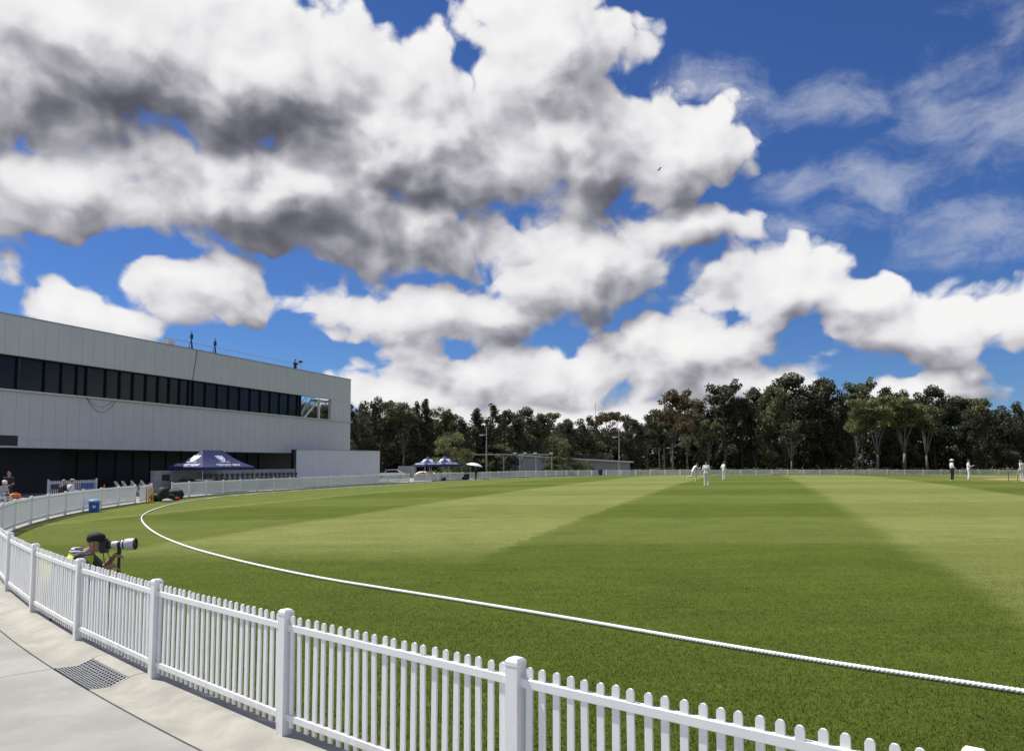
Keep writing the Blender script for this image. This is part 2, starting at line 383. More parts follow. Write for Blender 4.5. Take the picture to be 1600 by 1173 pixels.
for k in range(NA):
    fm.f.append((0, 1+(k+1) % NA, 1+k)); fm.mi.append(0)
    for i in range(NR-1):
        a = 1+i*NA; fm.f.append((a+k, a+(k+1) % NA, a+NA+(k+1) % NA, a+NA+k)); fm.mi.append(0)
field = struct(fm.build('field', M_grass, smooth=True))

def grass_blades():
    n = 650000
    # spread over the turf nearest the fence, thinning with distance
    rr = 3.0*np.exp(rng.random(n)**1.25*math.log(26/3.0)); aa = (rng.random(n)-.5)*R(78)
    x = rr*np.sin(aa); y = rr*np.cos(aa)
    d = np.hypot(x-OC.x, y-OC.y); psi = (-np.degrees(np.arctan2(y-OC.y, x-OC.x))) % 360
    tab = np.array([r_f(p) for p in range(361)]); rf = np.interp(psi, np.arange(361), tab)
    ok = d < rf-.15; x, y, d, rf, rr = x[ok], y[ok], d[ok], rf[ok], rr[ok]
    z = -0.06+.80*(1-(d/rf)**2); n = len(x)
    h = (.007+.018*rng.random(n))*np.clip((27-rr)/14, .15, 1); w = .0028*(.5+rng.random(n)); th = rng.random(n)*2*math.pi
    lx = (rng.random(n)-.5)*.024; ly = (rng.random(n)-.5)*.024
    V = np.empty((n, 3, 3)); V[:, 0] = np.stack([x-np.cos(th)*w, y-np.sin(th)*w, z-.002], 1); V[:, 1] = np.stack([x+np.cos(th)*w, y+np.sin(th)*w, z-.002], 1)
    V[:, 2] = np.stack([x+lx, y+ly, z+h], 1)
    me = bpy.data.meshes.new('grass'); me.vertices.add(3*n); me.vertices.foreach_set('co', V.reshape(-1)); me.loops.add(3*n); me.loops.foreach_set('vertex_index', np.arange(3*n))
    me.polygons.add(n); me.polygons.foreach_set('loop_start', np.arange(0, 3*n, 3)); me.polygons.foreach_set('loop_total', np.full(n, 3)); me.materials.append(M_blade); me.update(calc_edges=True)
    o = obj('grass', me); struct(o, 'stuff'); tag(o, 'short mown green grass blades on the near turf', 'grass')
grass_blades()

# ---- pale pitch strip and creases
pm = MB()
P0, P1 = Vector((42.5, 68.2)), Vector((66, 66.2)); ax = (P1-P0).normalized(); sd = Vector((-ax.y, ax.x)); n = 12
for i in range(n+1):
    for s in (-1.5, 1.5):
        q = P0.lerp(P1, i/n)+sd*s; pm.v.append((q.x, q.y, dome(q.x, q.y)+.012))
for i in range(n): pm.f.append((2*i, 2*i+2, 2*i+3, 2*i+1)); pm.mi.append(0)
struct(pm.build('cricket_pitch', mat('dry_pitch', (.42, .36, .17), .9, .15, 1.5)))

# ------------------------------------------------------------------ concourse
base = MB(); K = 150; ps0, ps1 = 62.0, 216.0
for i in range(K+1):
    psi = ps0+(ps1-ps0)*i/K
    for o in (-.12, 1.0, 70.0):
        q = edge(psi, o); base.v.append((q.x, q.y, -.10 if o > 0 else -.16))
for i in range(K):
    for j in range(2): a = 3*i+j; base.f.append((a, a+1, a+4, a+3)); base.mi.append(0)
concourse = struct(base.build('concourse', M_joint))
# joints run across the paving at the grate
S_J = s_of(polar(gp(88, 1043, -.06))[0]); SLAB = 4.9
GR0, GR1 = S_J, None
S_G = s_of(polar(gp(141, 1076, -.06))[0])      # near end of the grate
prof = [(-.12, -.10), (-.12, 0.0), (.09, 0.0), (.18, -.03), (.31, -.072), (.43, -.070), (.53, -.060), (.53, -.10)]
prof_grate = [(.60, -.0605), (.36, -.0725), (.17, -.022)]
def ribbon(name, s0, s1, profile, m, parent, n=10):
    b = MB(); w = len(profile)
    for i in range(n+1):
        s = s0+(s1-s0)*i/n
        for (o, z) in profile: q = at_s(s, o); b.v.append((q.x, q.y, z))
    for i in range(n):
        for j in range(w-1): a = i*w+j; b.f.append((a, a+w, a+w+1, a+1)); b.mi.append(0)
    b.f.append(tuple(range(w))); b.mi.append(0); b.f.append(tuple(n*w+j for j in reversed(range(w)))); b.mi.append(0)
    return b.build(name, m, parent)
lo, hi = min(S_J, S_G), max(S_J, S_G)
smin, smax = s_of(ps0+1), s_of(ps1-1)
cuts = []
s = hi
while s < smax: cuts.append((s+.006, min(s+SLAB, smax)-.006)); s += SLAB
s = lo
while s > smin: cuts.append((max(s-SLAB, smin)+.006, s-.006)); s -= SLAB
for (a, b) in cuts: ribbon('edge_strip', a, b, prof, M_kerb, concourse)
# beside the grate the strip keeps only its shoulder
ribbon('edge_strip', lo+.006, hi-.006, [(-.12, -.10), (-.12, 0), (.09, 0.0), (.145, -.018), (.145, -.10)], M_kerb, concourse)
slabs = []
s = hi
while s < smax: slabs.append((s+.006, min(s+SLAB, smax)-.006)); s += SLAB
s = hi
while s > smin: slabs.append((max(s-SLAB, smin)+.006, s-.006)); s -= SLAB
for (a, b) in slabs:
    o = .545
    for wdt in (3.6, 4.5, 6, 9, 14, 22):
        ribbon('paving_slab', a, b, [(o+.006, -.10), (o+.006, -.0605), (o+wdt-.006, -.0605), (o+wdt-.006, -.10)], M_slab, concourse, 6); o += wdt
# drain grate
gt = thing('drain_grate', 'galvanised steel drain grate sunk in the concrete beside the picket fence', 'drain grate', at_s((lo+hi)/2, .36))
gl = gt.location.copy()
def loc(q): return Vector((q.x-gl.x, q.y-gl.y, q.z-gl.z))
gl.z = -.06; gt.location = gl
def gpt(s, o):
    z = float(np.interp(o, [.155, .31, .515], [-.020, -.0725, -.0605])); q = at_s(s, o); q.z = z; return loc(q)
pit = MB(); pts = [gpt(s, o)-Vector((0, 0, .025)) for s in (lo+.01, hi-.01) for o in (.15, .31, .522)]
pit.add(pts, [(0, 1, 4, 3), (1, 2, 5, 4)]); pit.build('pit', M_joint, gt)
def flat_bar(pts, w, h, name='bar'):
    b = MB()
    for p in pts:
        pass
    for i in range(len(pts)-1):
        p, q = pts[i], pts[i+1]; t = (q-p).normalized(); sd = Vector((-t.y, t.x, 0)).normalized()*w/2; up = Vector((0, 0, h))
        b.add([p-sd-up, p+sd-up, q+sd-up, q-sd-up, p-sd, p+sd, q+sd, q-sd], [(4, 5, 6, 7), (0, 1, 5, 4), (1, 2, 6, 5), (2, 3, 7, 6), (3, 0, 4, 7), (3, 2, 1, 0)])
    return b.build(name, M_steel, gt)
nb = 12
for i in range(nb):
    o = .158+(.512-.158)*i/(nb-1); flat_bar([gpt(lo+.02+(hi-lo-.04)*k/4, o) for k in range(5)], .008, .02, 'bar')
nc = 16
for i in range(nc):
    s = lo+.02+(hi-lo-.04)*i/(nc-1); flat_bar([gpt(s, o)-Vector((0, 0, .001)) for o in (.158, .31, .512)], .007, .02, 'cross_bar')
for s in (lo+.012, hi-.012): flat_bar([gpt(s, o)+Vector((0, 0, .002)) for o in (.157, .31, .517)], .012, .03, 'frame')

# ------------------------------------------------------------------ picket fences
def picket_mesh(w=.045, t=.016, z0=.065, z1=.955):
    b = MB(); pf = [(-w/2, z0), (w/2, z0)]+[(w/2*math.cos(a), z1-w/2+w/2*math.sin(a)) for a in [math.pi*k/7 for k in range(8)]]
    n = len(pf); vs = [(x, -t/2, z) for x, z in pf]+[(x, t/2, z) for x, z in pf]
    fs = [tuple(range(n)), tuple(range(2*n-1, n-1, -1))]+[(i, i+n, (i+1) % n+n, (i+1) % n) for i in range(n)]
    b.add(vs, fs); return b
PICK = picket_mesh(); pick_me = PICK.mesh('picket', M_white)
def post_mb():
    b = MB(); w = .046
    b.box(-w, w, -w, w, -.02, .955)
    a = .0485; b.add([(x*a, y*a, .955) for x, y in ((-1, -1), (1, -1), (1, 1), (-1, 1))]+[(x*a, y*a, .980) for x, y in ((-1, -1), (1, -1), (1, 1), (-1, 1))]+[(x*.034, y*.034, .998) for x, y in ((-1, -1), (1, -1), (1, 1), (-1, 1))],
          [(3, 2, 1, 0), (8, 9, 10, 11)]+[(i+q, (i+1) % 4+q, (i+1) % 4+4+q, i+4+q) for q in (0, 4) for i in range(4)])
    return b
POST = post_mb(); post_me = POST.mesh('post', M_white)
def rail_mb(L, z0, z1, w=.036):
    b = MB(); h = w/2; bv = .004
    pf = [(-h, z0+bv), (-h+bv, z0), (h-bv, z0), (h, z0+bv), (h, z1-bv), (h-bv, z1), (-h+bv, z1), (-h, z1-bv)]
    vs = [(-L/2, y, z) for y, z in pf]+[(L/2, y, z) for y, z in pf]; n = 8
    b.add(vs, [tuple(range(n-1, -1, -1)), tuple(range(n, 2*n))]+[(i, (i+1) % n, (i+1) % n+n, i+n) for i in range(n)])
    return b
NP = 23
def frame_of(a, b):
    d = b-a; L = d.length; ang = math.atan2(d.y, d.x); return (a+b)/2, L, ang
def fence(name, label, s_list, detail):
    """s_list: arc positions of the posts; detail(panel index) -> pickets as single parts"""
    origin = at_s(s_list[0]); t = thing(name, label, 'fence', origin)
    rest = MB(); rrail = MB(); rails = {}
    for i, s in enumerate(s_list):
        p = at_s(s)-origin; q = at_s(s+.5)-at_s(s-.5); o = obj('post', post_me, t, p, (0, 0, math.atan2(q.y, q.x)))
    for i in range(len(s_list)-1):
        a, b = at_s(s_list[i])-origin, at_s(s_list[i+1])-origin; mid, L, ang = frame_of(a, b)
        Mx = Matrix.Translation(mid) @ Matrix.Rotation(ang, 4, 'Z'); ln = round(L-.09, 2)
        single = detail(i)
        for (z0, z1) in ((.83, .885), (.115, .172)):
            rb = rail_mb(ln, z0, z1)
            if single:
                key = (ln, z0)
                if key not in rails: rails[key] = rb.mesh('rail', M_white)
                obj('rail', rails[key], t, mid, (0, 0, ang))
            else: rrail.add([Mx @ Vector(v) for v in rb.v], rb.f)
        for k in range(NP):
            x = (k+1)*L/(NP+1)-L/2; jz = random.uniform(-.003, .003); tilt = random.gauss(0, .004)
            if single: obj('picket', pick_me, t, mid+Vector((math.cos(ang)*x, math.sin(ang)*x, jz)), (random.gauss(0, .004), tilt, ang))
            else: rest.add([Mx @ (Vector(v)+Vector((x, 0, jz))) for v in PICK.v], PICK.f)
    if rest.v: struct(rest.build('pickets', M_white, t), 'stuff')
    if rrail.v: struct(rrail.build('rails', M_white, t), 'stuff')
    return t
S_gate1 = s_of(polar(gp(216, 784))[0]); S_b0 = s_of(polar(gp(266, 778.3))[0]); S_b1 = s_of(polar(gp(640, 753))[0]); S_c0 = s_of(polar(gp(647, 752.6))[0])
nA0 = int((S_gate1-S0)//PANEL)
sA = [S0+PANEL*i for i in range(-4, nA0+1)]
def vis(i):
    m = at_s((sA[i]+sA[i+1])/2); px = 800+F_PX*m.x/max(m.y, .1); return m.y > 1.5 and -60 < px < 1750
cand = sorted([i for i in range(len(sA)-1) if vis(i)], key=lambda i: at_s(sA[i]).length)[:13]
fence('picket_fence', 'white picket fence running along the concrete path in the foreground and round to the gate', sA, lambda i: i in cand)
nB = round((S_b1-S_b0)/PANEL); sB = [S_b0+(S_b1-S_b0)*i/nB for i in range(nB+1)]
fence('picket_fence', 'white picket fence between the field and the pavilion, ending at the white screen wall', sB, lambda i: False)
nC = int((s_of(400)-S_c0)//3.0); sC = [S_c0+3.0*i for i in range(nC+1)]
fence('picket_fence', 'low white fence along the far side of the field in front of the trees', sC, lambda i: False)
# kerb below the fence on the far side
struct(ribbon('fence_kerb', s_of(ps1-.9), s_of(398), [(-.12, -.2), (-.12, 0), (.14, 0), (.14, -.2)], M_kerb, None, 160))

# ------------------------------------------------------------------ boundary rope
rope_px = [(1600, 1083), (1340, 1046), (1100, 1006), (900, 970), (700, 937), (500, 905), (400, 884), (300, 858), (250, 838), (226, 820), (221, 808), (232, 800), (270, 788), (350, 776), (430, 769.5), (520, 763.5), (640, 757)]
rp = [polar(gd(*p)) for p in rope_px]; r_end = rp[-1]
for q in (225, 250, 275, 300, 330, 0, 30, 60, 85, 105): rp.append((q, r_f(q)-4.6))
rp = [p for i, p in enumerate(rp)]
ta = sorted(rp); RA = np.array([p[0] for p in ta]); RRr = np.array([p[1] for p in ta])
fine = np.linspace(-180, 540, 5761); lin = np.interp(fine, np.concatenate([RA-360, RA, RA+360]), np.tile(RRr, 3)); kk = np.hanning(25); kk /= kk.sum(); lin = np.convolve(lin, kk, 'same')
def rope_at(psi):
    r = float(np.interp(psi % 360, fine, lin)); a = -R(psi); x = OC.x+r*math.cos(a); y = OC.y+r*math.sin(a); return Vector((x, y, dome(x, y)))
def rope():
    pts = []; psi = 75.0
    while psi < 265:
        p = rope_at(psi); dist = max(6.0, (p.x**2+p.y**2)**.5); pts.append(p)
        step = .012 if dist < 14 else (.03 if dist < 24 else .4)
        if p.y < 2 or p.x > 12: step = .1 if p.x < 16 and p.y > 1 else .5
        psi += math.degrees(step/76)
    b = MB(); n = 12; acc = 0; vs = []; prev = None
    for i, p in enumerate(pts):
        t = (pts[min(i+1, len(pts)-1)]-pts[max(i-1, 0)]).normalized(); sd = Vector((t.y, -t.x, 0)).normalized(); up = sd.cross(t)
        if up.z < 0: up = -up
        if prev is not None: acc += (p-prev).length
        prev = p; tw = 2*math.pi*acc/.135
        c = p+Vector((0, 0, .027))
        for k in range(n):
            a = 2*math.pi*k/n; rad = .0245+.0042*math.cos(3*(a-tw)); vs.append(c+(sd*math.cos(a)+up*math.sin(a))*rad)
    fs = [(i*n+k, i*n+(k+1) % n, (i+1)*n+(k+1) % n, (i+1)*n+k) for i in range(len(pts)-1) for k in range(n)]
    b.add(vs, fs); o = b.build('boundary_rope', M_rope, smooth=True); tag(o, 'thick twisted white boundary rope lying in a curve on the grass', 'rope')
rope()

# ------------------------------------------------------------------ pavilion
BL, BC = Vector((-34.3, 51.0)), Vector((-19.6, 92.0)); bd = (BC-BL).normalized(); BLEN = (BC-BL).length; BANG = math.atan2(bd.y, bd.x)
def t_of(px):                         # distance along the facade seen at picture column px
    k = (px-800)/F_PX/1.0
    return (BL.x-k*BL.y)/(k*bd.y-bd.x)
pav = thing('pavilion', 'long white panelled pavilion with a dark ribbon window and shaded ground floor', 'building', (BL.x, BL.y, -.06), BANG)
T0, T1 = -24.0, BLEN
ZB, ZW0, ZW1, ZT = 3.30, 7.28, 9.58, 12.35
def part(name, m, *boxes, parent=pav):
    b = MB()
    for bx in boxes: b.box(*bx)
    return b.build(name, m, parent)
OP0, OP1 = t_of(472), t_of(516)
part('wall', M_clad, (T0, T1-.02, .0, 18, ZB+.02, ZW0-.06))
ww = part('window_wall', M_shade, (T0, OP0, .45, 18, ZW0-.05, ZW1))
part('parapet_wall', M_clad, (T0, OP0, .0, .4, ZW1+.001, ZT-.05), (OP0, T1-.02, .0, .35, ZW1+.001, ZT-.05))
part('end_wall', M_clad, (OP1+.02, T1-.02, .0, .35, ZW0-.055, ZW1-.001))
part('roof', M_conc, (T0, T1-.1, .41, 18, ZT-1.2, ZT-1.0))
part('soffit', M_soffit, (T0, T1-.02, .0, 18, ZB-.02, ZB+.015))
part('parapet_cap', M_steel, (T0, T1+.03, -.09, .45, ZT-.05, ZT+.03))
part('ledge', M_clad, (T0, T1+.22, -.24, .02, ZW0-.16, ZW0-.04))
part('window_head', M_frame, (T0, OP0, -.02, .4, ZW1-.06, ZW1-.002))
pan = {}
def panel(w, z0, z1, x):
    k = (round(w, 3), z0, z1)
    if k not in pan:
        b = MB(); b.box(.007, w-.007, -.06, -.002, z0, z1); pan[k] = b.mesh('cladding_panel', M_clad)
    obj('cladding_panel', pan[k], pav, (x, random.uniform(-.004, .002), 0))
x = T0
while x < T1-.1:
    w = min(1.0, T1-x)
    panel(w, ZW1+.012, ZT-.06, x); panel(w, ZB, 3.86, x); panel(w, 3.875, ZW0-.17, x)
    if x > OP1-.4 and w > .3: panel(w, ZW0-.03, ZW1-.004, max(x, OP1+.03) if x < OP1 else x) if x >= OP1 else None
    x += 1.0
part('jamb', M_clad, (OP1-.02, math.ceil(OP1-T0)+T0-.005, -.058, .3, ZW0-.03, ZW1-.004))
# ribbon window
mull = [T0, -20, -16, -12, -8, -4, t_of(28), t_of(70), t_of(97), t_of(121), t_of(137), t_of(167), t_of(189), t_of(209.5), t_of(230), t_of(249), t_of(266.5), t_of(283), t_of(297), t_of(304)]
xx = mull[-1]
while xx < OP0-1.2: xx += 1.55; mull.append(min(xx, OP0))
if mull[-1] < OP0-.2: mull.append(OP0)
for i, a in enumerate(mull):
    wd = .16 if i in (6, 10) else (.05 if 6 < i < 10 else .10)
    part('mullion', M_frame, (a-wd/2-(0.05 if a == OP0 else 0), a+wd/2-(0.08 if a == OP0 else 0), .16, .44, ZW0-.04, ZW1-.06), parent=ww)
    if i < len(mull)-1:
        part('window_pane', M_glass, (a+.05, mull[i+1]-.05, .34, .36, ZW0-.04, ZW1-.06), parent=ww)
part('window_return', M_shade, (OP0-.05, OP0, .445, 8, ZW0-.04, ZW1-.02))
# flat dark plate stands in for the recessed slot's dark depth, low at left
part('slot_window', M_frame, (T0, t_of(27), -.075, -.065, 3.42, 4.12))
part('slot_sill', M_clad, (T0, t_of(30), -.20, -.062, 3.30, 3.41))
# ground floor set back in the shade
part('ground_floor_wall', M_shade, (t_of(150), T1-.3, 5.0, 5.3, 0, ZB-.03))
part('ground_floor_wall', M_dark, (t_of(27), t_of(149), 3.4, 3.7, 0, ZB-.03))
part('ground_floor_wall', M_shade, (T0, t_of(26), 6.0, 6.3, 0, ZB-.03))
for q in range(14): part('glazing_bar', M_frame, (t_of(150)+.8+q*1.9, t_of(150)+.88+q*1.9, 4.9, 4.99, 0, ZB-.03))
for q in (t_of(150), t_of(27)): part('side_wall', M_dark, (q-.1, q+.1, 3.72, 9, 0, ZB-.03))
# terrace stair behind the opening
st = MB(); zz0, zz1 = ZW0, ZT-1.0; xa, xb = OP0+2.6, OP0-1.6
xa, xb = OP0+1.1, OP0+4.1
for yy in (.75, 1.75):
    st.add([Vector((xa, yy-.04, zz0-.1)), Vector((xa+.35, yy-.04, zz0-.1)), Vector((xb+.35, yy-.04, zz0+2.3)), Vector((xb, yy-.04, zz0+2.3)), Vector((xa, yy+.04, zz0-.1)), Vector((xa+.35, yy+.04, zz0-.1)), Vector((xb+.35, yy+.04, zz0+2.3)), Vector((xb, yy+.04, zz0+2.3))],
           [(0, 1, 2, 3), (7, 6, 5, 4), (0, 4, 5, 1), (1, 5, 6, 2), (2, 6, 7, 3), (3, 7, 4, 0)])
    st.tube([(xa, yy, zz0+.95), (xb, yy, zz0+3.2)], .035, 6); st.tube([(xa, yy, zz0+.55), (xb, yy, zz0+2.8)], .02, 6)
    for q in range(4): st.tube([(xa+q, yy, zz0+.78*q), (xa+q, yy, zz0+.95+.75*q)], .02, 6)
for q in range(10): st.box(xa+.3*q+.05, xa+.3*q+.33, .79, 1.71, zz0+.2*q+.05, zz0+.2*q+.09)
st.build('stair', M_white, pav)
st = MB(); st.box(OP0+4.1, OP1+1.6, .7, 1.9, zz0+2.05, zz0+2.25); st.box(OP0+4.2, OP0+4.42, .75, .97, zz0-.1, zz0+2.05)
st.tube([(OP0+4.2, .8, zz0+1.7), (OP1+1.2, .8, zz0+1.7)], .05, 6); st.build('stair_landing', M_white, pav)
# cables on the facade
cb = MB(); cb.tube([(t_of(131), -.1, ZW0-.1)]+[(t_of(131)+(t_of(178)-t_of(131))*k/8, -.1, ZW0-.1-1.05*math.sin(math.pi*k/8)**.8) for k in range(1, 8)]+[(t_of(178), -.1, ZW0-.1)], .014, 5)
cb.build('cable', M_frame, pav); cb = MB(); cb.tube([(t_of(131), -.12, ZW0-.1)]+[(t_of(131)+(t_of(174)-t_of(131))*k/8, -.12, ZW0-.1-.65*math.sin(math.pi*k/8)**.8) for k in range(1, 8)]+[(t_of(174), -.12, ZW0-.1)], .012, 5)
cb.build('cable', M_frame, pav); cb = MB(); cb.tube([(t_of(303), -.1, ZT), (t_of(297), -.1, ZW1)], .022, 5); cb.build('cable', M_frame, pav)
# roof rail
rl = MB(); r0, r1 = t_of(270), t_of(500)
for h in (.45, .95): rl.tube([(r0, 1.2, ZT+h-.15), (r1-4, 1.2, ZT+h-.15)], .024, 5)
q = r0
while q < r1-4: rl.tube([(q, 1.2, ZT-1.0), (q, 1.2, ZT+.80)], .02, 5); q += 1.9
rl.build('roof_railing', M_pole, pav)

def bpt(t_, n_, z): return Vector((BL.x+bd.x*t_-bd.y*n_, BL.y+bd.y*t_+bd.x*n_, z-.06))   # n_ is depth behind the facade
ac = MB(); ac.box(-.36, .36, -.35, .35, 0, 1.72); ac.box(-.39, .39, -.38, .38, 1.5, 1.55); ac.box(-.39, .39, -.38, .38, 1.25, 1.3)
tt = t_of(281); o = ac.build('air_conditioner', mat('ac_paint', (.62, .58, .56), .6)); o.location = bpt(tt, 1.6, ZT-1.0); o.rotation_euler = (0, 0, BANG); tag(o, 'pale boxy air conditioning unit on the pavilion roof', 'air conditioner')
for px, lab, h in ((308, 'dark roof tripod mast nearest the air conditioning unit on the pavilion', 2.85), (345, 'dark roof tripod mast further along the pavilion towards the cameraman', 2.65)):
    b = MB(); tr = thing('roof_tripod', lab, 'tripod', bpt(t_of(px), .95, ZT-1.0), BANG, 'tripods on the pavilion roof')
    for a in (.6, 2.7, 4.6):
        l = MB(); l.tube([(0, 0, h-.75), (.62*math.cos(a), .45*math.sin(a), 0)], .035, 6); l.build('leg', M_rubber, tr)
    b.tube([(0, 0, h-1.6), (0, 0, h)], .035, 6); b.build('mast', M_rubber, tr)
    b = MB(); b.box(-.09, .09, -.09, .09, h-.75, h-.3); b.tube([(-.3, 0, 1.1), (.3, 0, 1.1)], .018, 5); b.build('head', M_rubber, tr)

# ------------------------------------------------------------------ white screen wall beside the pavilion
sa, sb = at(462, 745, 79.0), at(592.5, 745, 88.5); mid, L, ang = frame_of(Vector((sa.x, sa.y, 0)), Vector((sb.x, sb.y, 0)))
scr = thing('screen_wall', 'plain white panelled screen wall standing behind the fence at the pavilion end', 'screen wall', (sa.x, sa.y, -.06), ang)
HS = 3.62
b = MB(); b.box(0, L, .0, .5, 0, HS-.02); b.build('core', M_clad2, scr)
b = MB(); b.box(-.03, L+.03, -.09, .53, HS-.02, HS+.05); b.build('coping', M_steel, scr)
b = MB(); b.box(-.32, -.03, -.07, .4, 0, HS+.03); b.build('dark_edge', M_frame, scr)  # dark block put in for the screen's dark edge and black gap
n = 22; w = L/n; b = MB(); b.box(.006, w-.006, -.06, -.002, .02, HS-.03); pme = b.mesh('screen_panel', M_clad2)
for i in range(n): obj('screen_panel', pme, scr, (i*w, random.uniform(-.006, .003), 0))

# low concrete wall with a row of seats before the pavilion
wa, wb = at(241, 760, 56.0), at(461, 750, 74.0); mid, L, ang = frame_of(Vector((wa.x, wa.y, 0)), Vector((wb.x, wb.y, 0)))
lw = thing('concrete_wall', 'grey low concrete wall with a row of small seats before the pavilion', 'wall', (wa.x, wa.y, -.06), ang)
b = MB(); b.box(0, L, 0, .35, 0, 1.60); b.box(-.02, L, -.03, .40, 1.60, 1.68); b.build('wall', M_conc, lw)
b = MB(); b.box(2.2, L, -.9, -.002, 0, .85); b.build('plinth', M_conc, lw)
b = MB(); b.box(.75, 1.55, -.03, -.004, .95, 1.4); b.build('small_window', M_frame, lw)  # dark plate standing in for the small window at the wall's end
sm = MB(); sm.box(-.19, .19, -.05, .02, .30, .52); sm.box(-.19, .19, -.32, .0, 0.0, .05); sm.box(-.05, .05, -.05, 0, .04, .32); sme = sm.mesh('seat', M_frame)
for i in range(20): obj('seat', sme, lw, (5.0+i*(L-5.6)/19, -.45, .85))

# ------------------------------------------------------------------ tents
def text_mesh(body, size, m, name='lettering'):
    cu = bpy.data.curves.new(name, 'FONT'); cu.body = body; cu.size = size; cu.align_x = 'CENTER'; cu.align_y = 'CENTER'; cu.extrude = .004; cu.offset = .012*size
    o = bpy.data.objects.new(name, cu); C.objects.link(o); dg = bpy.context.evaluated_depsgraph_get(); me = bpy.data.meshes.new_from_object(o.evaluated_get(dg))
    bpy.data.objects.remove(o); bpy.data.curves.remove(cu); me.materials.clear(); me.materials.append(m); me.name = name; return me
def shield(size):
    b = MB(); pf = [(-.5, .5), (-.2, .45), (0, .56), (.2, .45), (.5, .5), (.5, 0), (.32, -.36), (0, -.6), (-.32, -.36), (-.5, 0)]
    for sc, z, mi in ((1, 0, 0), (.80, .006, 1), (.42, .012, 0)):
        b.add([(x*size*sc, y*size*sc, z) for x, y in pf], [tuple(range(len(pf)-1, -1, -1))], mi)
    return b.mesh('emblem', [M_logo, M_logoblue])
def tent(name, label, pos, rz, LX, LY, eave, peak, ridge, logos, group=None):
    t = thing(name, label, 'tent', pos, rz, group)
    hx, hy = LX/2, LY/2; b = MB(); rx = ridge/2; n = 6
    # canopy faces sag a little between ridge and eave
    co = [(-hx, -hy, eave), (hx, -hy, eave), (hx, hy, eave), (-hx, hy, eave)]; top = [(-rx, 0, peak), (rx, 0, peak)]
    def patch(a, bb, c, d):           # a,b eave; c,d top
        a, bb, c, d = map(Vector, (a, bb, c, d)); vs = []; fs = []
        for i in range(n+1):
            u = i/n
            for k in range(n+1):
                v = k/n; p = a.lerp(bb, v).lerp(d.lerp(c, v), u); p.z -= .16*math.sin(math.pi*u)*(1-.25*math.sin(math.pi*v)) ; vs.append(p)
        for i in range(n):
            for k in range(n): q = i*(n+1)+k; fs.append((q, q+1, q+n+2, q+n+1))
        b.add(vs, fs)
    patch(co[0], co[1], top[1], top[0]); patch(co[1], co[2], top[1], top[1]); patch(co[2], co[3], top[0], top[1]); patch(co[3], co[0], top[0], top[0])
    cano = b.build('canopy', M_navy, t, True)
    v = MB()
    for i in range(4):
        p, q = Vector(co[i]), Vector(co[(i+1) % 4]); d = (q-p).normalized(); o_ = Vector((d.y, -d.x, 0))*.012
        v.add([p-o_, q-o_, q-o_-Vector((0, 0, .24)), p-o_-Vector((0, 0, .24)), p+o_, q+o_, q+o_-Vector((0, 0, .24)), p+o_-Vector((0, 0, .24))], [(0, 1, 2, 3), (7, 6, 5, 4), (3, 2, 6, 7), (0, 4, 5, 1)])
    v.build('valance', M_navy, t)
    for x, y, z in co:
        l = MB(); l.box(x*.985-.02, x*.985+.02, y*.985-.02, y*.985+.02, 0, eave); l.build('leg', M_pole, t)
    if LX > 4:
        for y in (-hy, hy): l = MB(); l.box(-.02, .02, y*.985-.02, y*.985+.02, 0, eave); l.build('leg', M_pole, t)
    def place(me, nm, side, u, off, tilt=True):
        # side 0: long front (-y), side 1: short left (-x)
        slope_y = math.atan2(peak-eave, hy); slope_x = math.atan2(peak-eave, hx-rx)
        if side == 0:
            yy = -hy+u*hy; p = Vector((off, yy, eave+u*(peak-eave)-.16*math.sin(math.pi*u)*.85)); rot = Euler((slope_y, 0, 0))
            if not tilt: p = Vector((off, -hy-.02, eave-.12)); rot = Euler((math.pi/2, 0, 0))
        else:
            xx = -hx+u*(hx-rx); p = Vector((xx, off, eave+u*(peak-eave)-.16*math.sin(math.pi*u)*.85)); rot = Euler((slope_x, 0, -math.pi/2))
            if not tilt: p = Vector((-hx-.02, off, eave-.12)); rot = Euler((math.pi/2, 0, -math.pi/2))
        nrm = Vector((0, 0, 1)); nrm.rotate(rot); o = obj(nm, me, cano, p+nrm*.045, rot); return o
    s = LY/3
    em, tx, sub, = shield(.62*s), text_mesh('CRICKET NSW', .31*s, M_logo), text_mesh('CRICKET NSW', .13*s, M_logo)
    for side, off in ((0, 0 if LX < 4 else .1), (1, 0)):
        place(em, 'emblem', side, .58, off); place(sub, 'lettering', side, .36, off); place(tx, 'lettering', side, .13, off)
    return t
p = at(331, 752, 59.5)
tent('gazebo_tent', 'large navy gazebo tent with white lettering in front of the dark pavilion ground floor', (p.x, p.y, -.06), R(66), 5.4, 3.6, 1.95, 3.25, 2.0, True)
p = at(669, 742, 101.0); tent('gazebo_tent', 'small navy peaked tent over the white covered roller by the far gate', (p.x, p.y, -.1), R(40), 3.0, 3.0, 2.05, 3.15, .05, True, 'small navy tents by the far gate')
p = at(696, 742, 103.5); tent('gazebo_tent', 'small navy peaked tent between the white roller cover and the umbrella holder', (p.x, p.y, -.1), R(40), 3.2, 3.0, 2.08, 3.28, .05, True, 'small navy tents by the far gate')

